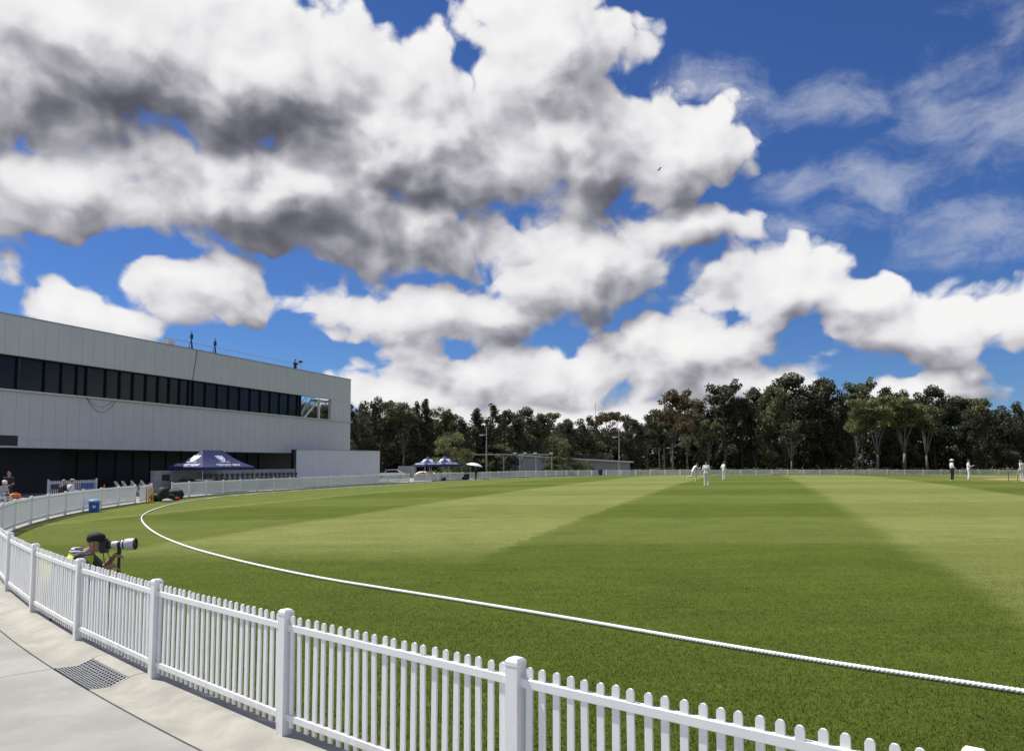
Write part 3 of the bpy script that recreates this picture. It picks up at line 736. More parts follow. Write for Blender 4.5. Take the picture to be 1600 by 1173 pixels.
# ------------------------------------------------------------------ people
def cone_sphere(b, p0, r0, p1, r1, n=10):
    p0, p1 = Vector(p0), Vector(p1); ax_ = p1-p0; L = ax_.length
    if L < 1e-5: b.ell(p0, (r0, r0, r0), n); return
    t = ax_/L; u = t.orthogonal().normalized(); w = t.cross(u); vs = []; fs = []; rings = []
    for th in (-90, -60, -30, 0): rings.append((p0+t*r0*math.sin(R(th)), max(r0*math.cos(R(th)), 1e-4)))
    for th in (0, 30, 60, 90): rings.append((p1+t*r1*math.sin(R(th)), max(r1*math.cos(R(th)), 1e-4)))
    for c, r in rings:
        for k in range(n): a = 2*math.pi*k/n; vs.append(c+(u*math.cos(a)+w*math.sin(a))*r)
    for i in range(len(rings)-1):
        for k in range(n): fs.append((i*n+k, i*n+(k+1) % n, (i+1)*n+(k+1) % n, (i+1)*n+k))
    fs.append(tuple(range(n-1, -1, -1))); fs.append(tuple((len(rings)-1)*n+k for k in range(n)))
    b.add(vs, fs)
STAND = dict(pel=(0, 0, .96), waist=(0, .01, 1.10), chest=(0, .0, 1.32), neck=(0, -.01, 1.51), head=(0, .03, 1.665),
             shl=(-.185, 0, 1.45), shr=(.185, 0, 1.45), ell=(-.25, -.03, 1.17), elr=(.25, -.03, 1.17), wrl=(-.26, .08, .93), wrr=(.26, .08, .93),
             hil=(-.10, 0, .93), hir=(.10, 0, .93), knl=(-.12, .03, .50), knr=(.12, .03, .50), anl=(-.13, -.02, .09), anr=(.13, -.02, .09),
             hdl=(0, .1, -1), hdr=(0, .1, -1), look=(0, 1, 0), fl=(0, 1, 0), fr=(0, 1, 0))
def person(label, pos, yaw, pose=None, shirt=None, trousers=None, shoes=None, sleeve='long', headgear=None, hat_mat=None, hair=None, scale=1.0, voxel=.014, grip=0.25, group=None, skin=None):
    J = {k: Vector(v) for k, v in {**STAND, **(pose or {})}.items()}
    shirt = shirt or M_cotton; trousers = trousers or M_cotton; shoes = shoes or M_cotton; skin = skin or M_skin; hair = hair or M_hair
    mats = [shirt, trousers, skin, shoes]
    bones = []
    def bone(a, ra, b_, rb, mi): bones.append((Vector(a), ra, Vector(b_), rb, mi))
    up = (J['neck']-J['chest']).normalized(); fwd = J['look'].normalized(); side = fwd.cross(Vector((0, 0, 1))).normalized()
    across = (J['shr']-J['shl']).normalized()
    for s_ in (-1, 1):
        bone(J['pel']+across*.06*s_, .125, J['waist']+across*.055*s_, .115, 1); bone(J['waist']+across*.055*s_, .115, J['chest']+across*.075*s_, .125, 0)
        bone(J['chest']+across*.075*s_, .12, J['neck']+across*.09*s_-up*.09, .075, 0)
    for q in 'lr':
        bone(J['neck']-up*.07, .07, J['sh'+q], .072, 0)
        sm_ = 0 if sleeve == 'long' else 2
        bone(J['sh'+q], .070, J['el'+q], .052, 0); bone(J['el'+q], .050, J['wr'+q], .036, sm_)
        hd = J['hd'+q].normalized(); w = J['wr'+q]; palm = w+hd*.085
        bone(w, .030, palm, .034, 2)
        sdv = hd.cross(Vector((0, 0, 1)) if abs(hd.z) < .8 else fwd).normalized(); curl = hd.cross(sdv).normalized()
        for f in range(4):
            ln = (.07, .08, .075, .06)[f]; o_ = sdv*(.026*(f-1.5)/1.5); k0 = palm+o_; k1 = k0+hd*ln*.55+curl*ln*grip; k2 = k1+hd*ln*.35+curl*ln*(.25+grip*1.6)
            bone(k0, .012, k1, .011, 2); bone(k1, .011, k2, .009, 2)
        t0 = w+hd*.03+sdv*.03; bone(t0, .014, t0+sdv*.03+hd*.035+curl*.012, .011, 2)
        bone(J['hi'+q], .105, J['kn'+q], .070, 1); bone(J['kn'+q], .068, J['an'+q]+Vector((0, 0, .03)), .052, 1)
        ff = J['f'+q].normalized(); a = J['an'+q]; bone(a-ff*.05-Vector((0, 0, .035)), .045, a+ff*.15-Vector((0, 0, .05)), .036, 3)
    bone(J['neck']-up*.04, .062, J['head']-fwd*.02-Vector((0, 0, .06)), .056, 2)
    h = J['head']; hu = (Vector((0, 0, 1))-fwd*fwd.z).normalized()
    bone(h-fwd*.022+hu*.035, .092, h+fwd*.018+hu*.035, .084, 2); bone(h+fwd*.02, .075, h+fwd*.045-hu*.07, .046, 2)
    bone(h+fwd*.098+hu*.015, .012, h+fwd*.112-hu*.022, .016, 2)            # nose
    bone(h+fwd*.082-hu*.058, .02, h+fwd*.09-hu*.06, .016, 2)               # lips
    for s_ in (-1, 1): bone(h+side*.088*s_+hu*.02-fwd*.01, .02, h+side*.09*s_-hu*.02, .013, 2)
    b = MB()
    for (p, r0, q, r1, mi) in bones: cone_sphere(b, p, r0, q, r1)
    me = b.mesh('tmp', mats); tmp = bpy.data.objects.new('tmp', me); C.objects.link(tmp)
    md = tmp.modifiers.new('r', 'REMESH'); md.mode = 'VOXEL'; md.voxel_size = voxel; md.use_smooth_shade = True
    sm2 = tmp.modifiers.new('s', 'SMOOTH'); sm2.iterations = 3; sm2.factor = .5
    me2 = bpy.data.meshes.new_from_object(tmp.evaluated_get(bpy.context.evaluated_depsgraph_get())); bpy.data.objects.remove(tmp); bpy.data.meshes.remove(me)
    n = len(me2.polygons); cen = np.empty(n*3); me2.polygons.foreach_get('center', cen); cen = cen.reshape(-1, 3)
    best = np.full(n, 1e9); mi_ = np.zeros(n, int)
    for (p, r0, q, r1, mi) in bones:
        p_, q_ = np.array(p), np.array(q); d = q_-p_; tt_ = np.clip(((cen-p_) @ d)/max(d @ d, 1e-9), 0, 1); dist = np.linalg.norm(cen-(p_+tt_[:, None]*d), axis=1)-(r0+(r1-r0)*tt_)
        m_ = dist < best; best[m_] = dist[m_]; mi_[m_] = mi
    me2.materials.clear()
    for m in mats: me2.materials.append(m)
    me2.polygons.foreach_set('material_index', mi_.astype(np.int32)); me2.polygons.foreach_set('use_smooth', [True]*n); me2.name = 'body'
    t = thing('person', label, 'person', pos, yaw, group); t.scale = (scale,)*3
    obj('body', me2, t)
    fr = Matrix((side, fwd, hu)).transposed().to_4x4(); fr.translation = h
    hb = MB()                                                            # hair: cap of the skull, open at the face
    vs = []; fs = []; nn = 16
    for i in range(7):
        th = R(8+i*15)
        for k in range(nn):
            a = 2*math.pi*k/nn; cut = 1.0 if math.sin(a) < .25 else .62
            th2 = th*cut; vs.append(fr @ Vector((.098*math.sin(th2)*math.cos(a), -.008+.112*math.sin(th2)*math.sin(a), .035+.104*math.cos(th2))))
    for i in range(6):
        for k in range(nn): fs.append((i*nn+k, i*nn+(k+1) % nn, (i+1)*nn+(k+1) % nn, (i+1)*nn+k))
    fs.append(tuple(range(nn-1, -1, -1))); hb.add(vs, fs); hb.build('hair', hair, t, True)
    for s_ in (-1, 1):
        eb = MB(); eb.ell(fr @ Vector((.032*s_, .094, .02)), (.011, .011, .009), 8); eb.build('eye', M_rubber, t, True)
    if headgear:
        hb = MB(); prof_ = [(.108, .05), (.112, .075), (.10, .125), (.06, .155), (.002, .165)]
        sc = Matrix.Diagonal((1.0, 1.14, 1.0, 1)); hb.lathe(prof_, 18, 0, fr @ sc)
        if headgear == 'cap':
            vs = []; fs = []
            for k in range(9):
                a = R(20+140*k/8); vs += [fr @ Vector((.108*math.cos(a), .118*math.sin(a), .062)), fr @ Vector((.105*math.cos(a), .118*math.sin(a)+.085*math.sin(a)**1.0, .045)), fr @ Vector((.105*math.cos(a), .118*math.sin(a)+.085*math.sin(a), .037))]
            for k in range(8): q = 3*k; fs += [(q, q+1, q+4, q+3), (q+1, q+2, q+5, q+4), (q+2, q, q+3, q+5)]
            hb.add(vs, fs)
        else: hb.lathe([(.10, .05), (.19, .035), (.195, .042), (.10, .062)], 20, 0, fr @ sc)
        hb.build('hat', hat_mat or M_cotton, t, True)
    return t
def face(dx, dy): return math.atan2(dy, dx)-math.pi/2     # yaw so that local +y points along (dx, dy)

# players (height from the picture, standing on the domed turf)
p = gd(1104, 759.3); person('standing fielder in cricket whites seen from behind, nearest of the players', p, face(.55, .84), dict(head=(0, .06, 1.65), look=(.25, 1, -.25), wrl=(-.2, .14, .92), wrr=(.22, .16, .90), ell=(-.26, -.02, 1.16), elr=(.27, -.02, 1.16)), hair=M_hair)
p = gd(1131, 750.0); person('fielder in cricket whites standing side-on with hands drawn up, right of the bowler', p, face(.95, .3), dict(wrl=(-.12, .16, 1.08), wrr=(.14, .18, 1.08), ell=(-.28, -.1, 1.16), elr=(.27, -.12, 1.17), hdl=(.3, .8, .2), hdr=(-.3, .8, .2)))
p = gd(1083, 752.5); person('bowler in cricket whites running in with one leg kicked back', p, face(1, .12), dict(pel=(0, .0, .93), waist=(0, .06, 1.07), chest=(0, .17, 1.26), neck=(0, .29, 1.42), head=(0, .40, 1.53), shl=(-.18, .25, 1.37), shr=(.18, .25, 1.37), ell=(-.25, .10, 1.14), elr=(.25, .40, 1.15), wrl=(-.2, .28, 1.0), wrr=(.2, .60, 1.25), hil=(-.1, 0, .9), hir=(.1, 0, .9),
    knl=(-.11, -.02, .48), anl=(-.11, -.50, .42), knr=(.11, .26, .55), anr=(.11, .22, .10), fl=(0, -.3, -1), look=(0, 1, -.2), hdl=(0, .8, -.5), hdr=(0, .6, .8)))
p = gd(1488, 751.6); person('umpire in white coat, black trousers and broad white hat', p, face(.97, -.1), dict(wrl=(-.14, .26, 1.02), wrr=(.14, .26, 1.02), ell=(-.27, .02, 1.15), elr=(.27, .02, 1.15), hdl=(.5, .8, -.2), hdr=(-.5, .8, -.2)), trousers=mat('black_trousers', (.012, .012, .014), .8), headgear='brim')
p = gd(1514, 749.0); person('fielder in cricket whites holding hands forward, just right of the umpire', p, face(.85, -.3), dict(elr=(.27, .06, 1.17), wrr=(.2, .32, 1.22), hdr=(0, .8, .5), wrl=(-.2, .22, 1.05), ell=(-.27, 0, 1.15)))
p = gd(1598, 752.2); bt = person('batter in whites with a bat, at the right edge of the picture', p, face(-.35, .94), dict(pel=(0, -.05, .93), head=(0, .1, 1.62), neck=(0, .05, 1.48), shl=(-.18, .03, 1.43), shr=(.18, .03, 1.43), wrl=(-.25, .12, .86), wrr=(.22, .14, .88)))
b = MB(); b.box(-.052, .052, -.02, .02, -.56, 0); b.box(-.05, .05, -.035, -.02, -.5, -.12); b.tube([(0, 0, 0), (0, 0, .3)], .018, 8)
q = p+Vector((-.33, .12, .60)); o = b.build('cricket_bat', M_wood); o.location = q+Vector((0, 0, .03)); tag(o, 'pale willow cricket bat held beside the batter', 'cricket bat')
p = gd(1576, 751.7); stp = thing('wicket', 'dark wicket of three stumps on the pale pitch strip', 'wicket', p, R(-8))
for s_ in (-.095, 0, .095):
    b = MB(); b.lathe([(.019, -.05), (.019, .67), (.012, .71)], 8); o = b.build('stump', M_rubber, stp); o.location = (s_*.5, s_, 0)
for s_ in (-.05, .05):
    b = MB(); b.tube([(s_*.5-.02, s_-.05, .715), (s_*.5+.02, s_+.05, .715)], .012, 6); b.build('bail', M_rubber, stp)

# photographer seated on a stool on the turf just inside the fence
PH = at(136, 852, 11.0); PH.z = dome(PH.x, PH.y)-.0
ph_yaw = face(.985, .17)
K = lambda x, y, z: (x, y, z)
person('photographer in grey striped top and yellow vest, seated behind the picket fence', PH, ph_yaw,
    dict(pel=(0, -.25, .50), waist=(0, -.21, .63), chest=(0, -.10, .83), neck=(0, .0, .98), head=(0, .11, 1.10), shl=(-.18, -.04, .93), shr=(.18, -.04, .93), ell=(-.24, .16, .72), elr=(.23, .18, .70), wrl=(-.04, .33, .88), wrr=(.05, .29, .76), hdl=(.35, .6, .65), hdr=(-.2, .85, .3),
         hil=(-.11, -.22, .48), hir=(.11, -.22, .48), knl=(-.2, .20, .50), knr=(.2, .20, .50), anl=(-.2, .18, .10), anr=(.2, .18, .10), look=(0, 1, -.12)),
    shirt=mat('dark_grey_shirt', (.085, .08, .095), .85, .3, 16), trousers=M_grey, shoes=M_rubber, voxel=.0085, sleeve='short', headgear='cap', hat_mat=mat('black_cap', (.010, .010, .012), .8), grip=.5)
ph = bpy.context.scene.objects[[o.name for o in C.objects if o.name.startswith('person')][-1]]
def vest(parent):
    b = MB(); c0, c1 = Vector((0, -.21, .60)), Vector((0, -.02, .96)); n = 20; rows = 8; vs = []; fs = []
    for i in range(rows+1):
        u = i/rows; c = Vector((0, -.235, .52)).lerp(Vector((0, -.045, .975)), u); rx = .215+.03*math.sin(math.pi*u)-.05*max(0, u-.85)/.15; ry = .165-.03*max(0, u-.85)/.15
        for k in range(n): a = 2*math.pi*k/n; vs.append(c+Vector((rx*math.cos(a), ry*math.sin(a)*.95, -.28*ry*math.sin(a))))
    for i in range(rows):
        for k in range(n): fs.append((i*n+k, i*n+(k+1) % n, (i+1)*n+(k+1) % n, (i+1)*n+k))
    b.add(vs, fs); o = b.build('vest', M_hivis, parent, True)
    b = MB(); vs = []; fs = []
    hood = mat('striped_hood', (.42, .42, .44), .9)
    m = hood; t = NT(m.node_tree); wv = t.new('ShaderNodeTexWave'); wv.inputs['Scale'].default_value = 9; wv.inputs['Distortion'].default_value = 2.2; wv.bands_direction = 'Z'
    gg = t.new('ShaderNodeNewGeometry'); t.l.new(gg.outputs['Position'], wv.inputs['Vector']); t.put(t.n['Principled BSDF'].inputs['Base Color'], t.mix(t.ss(wv.outputs[1], .35, .6), (.04, .04, .045), (.55, .55, .56)))
    for i in range(9):
        u = i/8; ang_ = math.pi*2
        for k in range(n):
            a = 2*math.pi*k/n; r_ = .062*math.sin(math.pi*(.12+.80*u))+.012; cx, cy = (.165-.02*u)*math.cos(a), (.135)*math.sin(a)
            pr = Vector((.15*math.cos(a), -.055+.125*math.sin(a), .955)); out = Vector((math.cos(a), math.sin(a), 0)); th = math.pi*(u*1.15-.2)
            vs.append(pr+out*.045*math.cos(th)*(1.0 if math.sin(a) < 0.3 else .5)+Vector((0, 0, .055*math.sin(th)*(1.2-math.sin(a)*.6))))
    for i in range(8):
        for k in range(n): fs.append((i*n+k, i*n+(k+1) % n, (i+1)*n+(k+1) % n, (i+1)*n+k))
    b.add(vs, fs); b.build('hood', hood, parent, True)
vest(ph)
b = MB(); b.lathe([(.17, .36), (.18, .375), (.17, .385)], 18)
for k in range(4): a = R(45+90*k); b.tube([(.1*math.cos(a), .1*math.sin(a), .36), (.19*math.cos(a), .19*math.sin(a), 0)], .012, 6)
o = b.build('stool', M_black); f2 = Vector((math.cos(ph_yaw+math.pi/2), math.sin(ph_yaw+math.pi/2), 0)); o.location = PH-f2*.26; tag(o, 'low black folding stool under the photographer', 'stool')
# camera with long white lens on a monopod
cm = thing('camera_rig', 'black camera with a long white telephoto lens on a monopod', 'camera', PH+f2*.28-Vector((0, 0, .03)), ph_yaw-R(3))
Ry = Matrix.Translation((0, -.05, 1.105)) @ Matrix.Rotation(R(-88), 4, 'X') @ Matrix.Diagonal((.92, .92, .74, 1))   # lathe axis along +y, a little up
b = MB(); b.box(-.075, .075, -.09, .0, 1.045, 1.165); b.box(-.035, .035, -.10, -.01, 1.165, 1.20); b.box(-.075, .075, -.08, -.01, 1.0, 1.045); b.build('body', M_rubber, cm)
def seg(nm, m, prof_): b = MB(); b.lathe(prof_, 24, 0, Ry); b.build(nm, m, cm, True)
seg('mount_ring', M_rubber, [(.045, .02), (.058, .05), (.058, .13), (.05, .135)])
seg('lens_barrel', M_lens, [(.05, .135), (.053, .14), (.056, .25), (.056, .255)])
seg('focus_ring', M_rubber, [(.056, .255), (.063, .26), (.066, .31), (.06, .315)])
seg('lens_barrel', M_lens, [(.06, .315), (.067, .32), (.070, .35), (.068, .355)])
seg('grip_ring', M_rubber, [(.068, .355), (.074, .358), (.075, .372), (.07, .375)])
seg('lens_hood', M_lens, [(.07, .375), (.08, .385), (.088, .42), (.089, .55), (.088, .56)])
seg('hood_rim', M_rubber, [(.088, .56), (.092, .562), (.092, .58), (.078, .58), (.074, .40)])
b = MB(); b.box(-.015, .015, .13, .18, .985, 1.06); b.tube([(0, .155, .99), (0, .155, .45)], .021, 10); b.tube([(0, .155, .45), (0, .155, .05)], .015, 10); b.lathe([(.02, 0), (.02, .03)], 10, 0, Matrix.Translation((0, .155, .03))); b.build('monopod', M_rubber, cm)
b = MB(); b.tube([(.05, -.05, 1.04), (.06, -.02, .88), (.04, .02, .78), (.03, .06, .9), (.05, .0, 1.03)], .006, 5); b.build('strap', M_black, cm)

# spectators on the long low bench outside the fence
SIT = dict(pel=(0, -.02, .56), waist=(0, -.02, .70), chest=(0, .04, .92), neck=(0, .09, 1.10), head=(0, .15, 1.24), shl=(-.18, .06, 1.04), shr=(.18, .06, 1.04), ell=(-.25, .12, .78), elr=(.25, .12, .78), wrl=(-.1, .36, .72), wrr=(.1, .36, .74), hdl=(.4, .8, .1), hdr=(-.4, .8, .1),
           hil=(-.1, 0, .54), hir=(.1, 0, .54), knl=(-.13, .44, .55), knr=(.13, .44, .55), anl=(-.13, .46, .1), anr=(.13, .46, .1), look=(0, 1, -.3))
b0, b1 = at(-90, 778, 35.5), at(135, 770, 42.0); mid, L, ang = frame_of(Vector((b0.x, b0.y, 0)), Vector((b1.x, b1.y, 0)))
b = MB(); b.box(0, L, 0, .55, .06, .38); b.box(-.03, L+.03, -.04, .59, .38, .45)
bench = thing('concrete_bench', 'long low pale concrete bench outside the fence with seated spectators', 'bench', (b0.x, b0.y, -.06), ang)
b.build('seat', mat('bench_concrete', (.5, .49, .46), .85, .1, 2), bench); b = MB()
for q in range(5): b.box(.3+q*(L-1)/4, .7+q*(L-1)/4, .06, .5, 0, .06)
b.build('plinth', M_conc, bench)
def on_bench(px, dy=0.0):
    d = ray(px, 770); k = (px-800)/F_PX; u = (b0.x-k*b0.y)/(k*math.sin(ang)-math.cos(ang)); return Vector((b0.x+math.cos(ang)*u-math.sin(ang)*(.25+dy), b0.y+math.sin(ang)*u+math.cos(ang)*(.25+dy), -.06))
person('spectator in white cap and pale grey clothes sitting beside an orange bag', on_bench(12), face(.9, -.35), SIT, shirt=mat('pale_grey_top', (.38, .39, .42), .85), trousers=mat('cream_trousers', (.62, .6, .55), .85), headgear='cap', hat_mat=M_cotton)
person('spectator with fair hair and dark top seated beside the white-shirted one', on_bench(104), face(.3, .9), SIT, shirt=M_black, trousers=M_black, hair=M_fair)
person('spectator in white shirt and pale cap seated beside the fair-haired one', on_bench(116), face(.5, .8), SIT, shirt=mat('lilac_white_shirt', (.66, .64, .72), .85), trousers=M_grey, headgear='cap', hat_mat=mat('tan_cap', (.42, .33, .26), .8))
p = on_bench(63, 2.2); person('person in dark clothes standing in the shade left of the picket panels', p, face(.8, -.6), dict(wrl=(-.1, .25, 1.12), wrr=(.12, .25, 1.05), hdl=(.4, .6, .4), hdr=(-.4, .6, .3)), shirt=M_black, trousers=M_black, shoes=M_rubber, sleeve='short')
def bag(label, pos, rz, sx, sy, sz, m, cat='bag', group=None, name='kit_bag'):
    b = MB(); n = 14; vs = []; fs = []
    rr_ = random.Random(label)
    for i in range(9):
        u = -1+2*i/8; e = (1-abs(u)**4)**.5*.94+.06
        for k in range(n):
            a = 2*math.pi*k/n; ca, sa_ = math.cos(a), math.sin(a); f = 1/((abs(ca)**3.2+abs(sa_)**3.2)**(1/3.2)); jz = 1+rr_.uniform(-.09, .09)
            vs.append((u*sx/2, ca*f*sy/2*e*jz, sz/2+sa_*f*sz/2*e*(jz if sa_ > 0 else 1)))
    for i in range(8):
        for k in range(n): fs.append((i*n+k, i*n+(k+1) % n, (i+1)*n+(k+1) % n, (i+1)*n+k))
    fs.append(tuple(range(n-1, -1, -1))); fs.append(tuple(8*n+k for k in range(n)))
    b.add(vs, fs); t = thing(name, label, cat, pos, rz, group); b.build('body', m, t, True)
    b = MB(); b.tube([(-sx*.22, 0, sz*.93), (-sx*.15, 0, sz*1.16), (sx*.15, 0, sz*1.16), (sx*.22, 0, sz*.93)], .014, 6); b.build('handle', m, t); return t
q = on_bench(33); bag('orange patterned bag on the concrete bench beside the white-capped spectator', q+Vector((0, 0, .45)), ang, .55, .36, .27, M_bagor)
q = on_bench(57, 1.2); bag('black bag heap at the feet of the dark-clothed person', q, ang, 1.1, .6, .5, M_black)

# free-standing picket panels by the pavilion
pa, pb = at(75, 768, 50.0), at(150, 768, 54.5); mid, L, ang = frame_of(Vector((pa.x, pa.y, 0)), Vector((pb.x, pb.y, 0)))
pp = thing('temporary_fence', 'white picket panels with two small banners standing in the pavilion shade', 'fence panel', (pa.x, pa.y, -.06), ang)
for x in (0, L/2, L): b = MB(); b.add([Vector(v)+Vector((x, 0, 0)) for v in [(a[0], a[1], a[2]*1.18) for a in POST.v]], POST.f); b.build('post', M_white, pp)
for h in (0, 1):
    for z0, z1 in ((.92, .99), (.15, .22)):
        b = rail_mb(L/2-.1, z0, z1); o = b.build('rail', M_white, pp); o.location = (L/4+h*L/2, 0, 0)
    for k in range(13):
        o = obj('picket', pick_me, pp, (h*L/2+(k+1)*L/28, 0, .02), (0, 0, 0)); o.scale = (1.4, 1, 1.12)
    b = MB(); b.box(h*L/2+.25+h*.5, h*L/2+1.2+h*.8, -.05, -.035, .55, .84); b.build('banner', mat('banner_blue', (.10, .16, .45), .7, .5, 6) if h else mat('banner_dark', (.06, .08, .14), .7, .6, 6), pp)

def cone(label, pos, h):
    t = thing('traffic_cone', label, 'traffic cone', pos, .3, 'cones beside the left fence')
    b = MB(); b.box(-.19, .19, -.19, .19, 0, .03); b.lathe([(.15, .03), (.03, h)], 16); b.build('body', M_orange, t)
    b = MB(); b.lathe([(.108, h*.42), (.068, h*.72)], 16); b.build('reflective_band', mat('band_pale', (.8, .55, .5), .5), t)
p = at(162.5, 772, 47); cone('brighter orange traffic cone standing just right of the picket panels', (p.x, p.y, -.06), .95)
p = at(181, 770, 49.5); cone('dimmer orange traffic cone standing further right, near the folded chairs', (p.x, p.y, -.06), .8)
# folding chairs stacked behind the fence
for i, (px, lab) in enumerate(((188, 'white folded chair frame leaning behind the fence, nearest the cones'), (199, 'white folded chair frame leaning behind the fence, second from the cones'), (213, 'white folded chair frame leaning behind the fence, third from the cones'), (228, 'white folded chair frame leaning behind the fence, nearest the open gate'))):
    p = at(px, 770, 47.5+i*.9); t = thing('folding_chair', lab, 'folding chair', (p.x, p.y, -.06), .25, 'folded chairs by the gate')
    for yy in (-.2, .2):
        b = MB(); b.tube([(.45, yy, 0), (-.32, yy, 1.12)], .024, 6); b.build('leg', M_white, t)
        b = MB(); b.tube([(-.28, yy*.9, 0), (.26, yy*.9, .98)], .02, 6); b.build('leg', M_pole, t)
    b = MB(); b.box(-.34, -.28, -.2, .2, .82, 1.08); b.build('backrest', M_black, t); b = MB(); b.box(-.2, .2, -.2, .2, .50, .53); b.build('seat', M_black, t)
# open gate leaf of the first fence
ga = at_s(S0+PANEL*nA0); gb = at(257, 778.0, 50.5); gb.z = 0; mid, L, ang = frame_of(ga, gb); L = min(L, 3.2)
gate = thing('gate', 'open white picket gate leaf beside the black kit bags', 'gate', ga+Vector((.12, .25, -.02)), ang)
for z0, z1 in ((.83, .885), (.115, .172)): b = rail_mb(L-.1, z0, z1); o = b.build('rail', M_white, gate); o.location = (L/2, 0, 0)
for k in range(22): o = obj('picket', pick_me, gate, ((k+.5)*L/22, 0, 0)); o.scale = (1.3, 1, 1)
obj('post', post_me, gate, (L, 0, 0))
# training stumps, bags, cooler on the grass by the fence
def inside(px, py, off=.5):
    q = gd(px, py); ps, rr_ = polar(q); q = edge(ps, -off) if rr_ > r_f(ps)-off else q; q.z = dome(q.x, q.y); return q
p = inside(205, 786.3); t = thing('training_stumps', 'yellow training stumps on a stand by the fence', 'stumps', p, .3)
for k in range(4): b = MB(); b.lathe([(.035, 0), (.035, .80), (.022, .86)], 10); o = b.build('stump', M_yell, t); o.location = (-.165+.11*k, .05*(k % 2), .02)
b = MB(); b.box(-.22, .22, -.08, .12, 0, .05); b.build('base', M_yell, t)
p = inside(216, 784.5, .8); bag('tall black kit bag leaning by the yellow stumps', p, 1.2, .55, .6, .85, M_black)
p = inside(232, 783.4); bag('long black kit bag lying on the grass before the open gate', p, .1, 1.5, .5, .46, M_black)
p = inside(250, 780.8); bag('bulky black kit bag on the grass at the gate opening', p, .2, 1.0, .6, .62, M_black)
p = inside(219, 785.6, 1.3); bag('small pale grey bag on the grass beside the yellow stumps', p, 0, .6, .3, .17, mat('pale_bag', (.5, .5, .52), .7))
p = inside(246, 782.6, 1.1); bag('small red and white bag among the black kit bags', p, 0, .45, .3, .2, M_red)
p = inside(109, 801.0, .45); t = thing('drinks_cooler', 'blue drinks cooler with pale lid on the grass by the fence', 'cooler', p, .5)
b = MB(); b.lathe([(.19, 0), (.215, .03), (.225, .44), (.22, .47)], 20); b.build('body', M_blue, t, False)
b = MB(); b.lathe([(.235, .47), (.235, .53), (.20, .57), (.08, .585)], 20); b.build('lid', M_cblue, t)
b = MB(); b.tube([(-.235, 0, .36), (-.27, 0, .44), (-.235, 0, .52)], .015, 6); b.tube([(.235, 0, .36), (.27, 0, .44), (.235, 0, .52)], .015, 6); b.build('handle', M_cblue, t)
b = MB(); b.box(-.06, .06, -.235, -.215, .2, .32); b.build('label_patch', M_logo, t)
# kit under the large tent
p = at(292, 752, 57.0); bag('dark rounded kit bag on the wall ledge under the large tent', (p.x, p.y, -.06), .5, 1.6, .8, 1.05, M_black)
p = at(345, 752, 60.5); bag('long black kit bag under the right part of the large tent', (p.x, p.y, -.06), .5, 1.8, .7, .95, M_black)
p = at(318, 755, 57.5); t = thing('folding_table', 'small pale folding table under the large tent', 'table', (p.x, p.y, -.06), .6)
b = MB(); b.box(-.6, .6, -.35, .35, .98, 1.02); b.build('table_top', M_white, t)
for sx in (-1, 1):
    for sy in (-1, 1): b = MB(); b.tube([(.52*sx, .3*sy, 0), (.52*sx, .3*sy, .98)], .018, 6); b.build('leg', M_pole, t)
p = at(278, 765, 51.6); b = MB(); b.tube([(0, 0, 0), (0, 0, 1.15)], .05, 8); b.ell((0, 0, 1.18), (.06, .06, .05), 8); o = b.build('bollard', mat('green_post', (.01, .04, .03), .5)); o.location = (p.x, p.y, -.06); tag(o, 'dark green post behind the second fence near its left end', 'post')

# camera operator on the roof, on a low platform behind the parapet
tc_ = t_of(477); part('camera_platform', M_conc, (tc_-1.6, tc_+1.6, .6, 2.6, ZT-.999, ZT-.45))
cp_ = bpt(tc_, 1.5, ZT-.45)
person('camera operator in black standing at the pavilion roof edge', cp_, face(.75, -.66), dict(wrl=(-.1, .3, 1.42), wrr=(.1, .3, 1.36), ell=(-.26, .08, 1.25), elr=(.26, .08, 1.22), hdl=(.2, .8, .3), hdr=(-.2, .8, .3)), shirt=M_black, trousers=M_black, shoes=M_rubber, headgear='cap', hat_mat=M_black, voxel=.018)
cr = thing('camera_rig', 'video camera on a thin tripod before the roof camera operator', 'camera', bpt(tc_+.25, 1.0, ZT-.45), face(.75, -.66))
b = MB(); b.box(-.09, .09, -.25, .2, 1.45, 1.66); b.build('body', M_rubber, cr); b = MB(); b.tube([(0, .2, 1.55), (0, .42, 1.55)], .06, 10); b.build('lens', M_rubber, cr)
for a_ in (.5, 2.6, 4.7): b = MB(); b.tube([(0, 0, 1.45), (.5*math.cos(a_), .5*math.sin(a_), 0)], .018, 6); b.build('leg', M_pole, cr)

# ------------------------------------------------------------------ far side of the ground
def far(px, Y, z=-.2): d = ray(px, 730); return Vector((d.x*Y/d.y, Y, z))
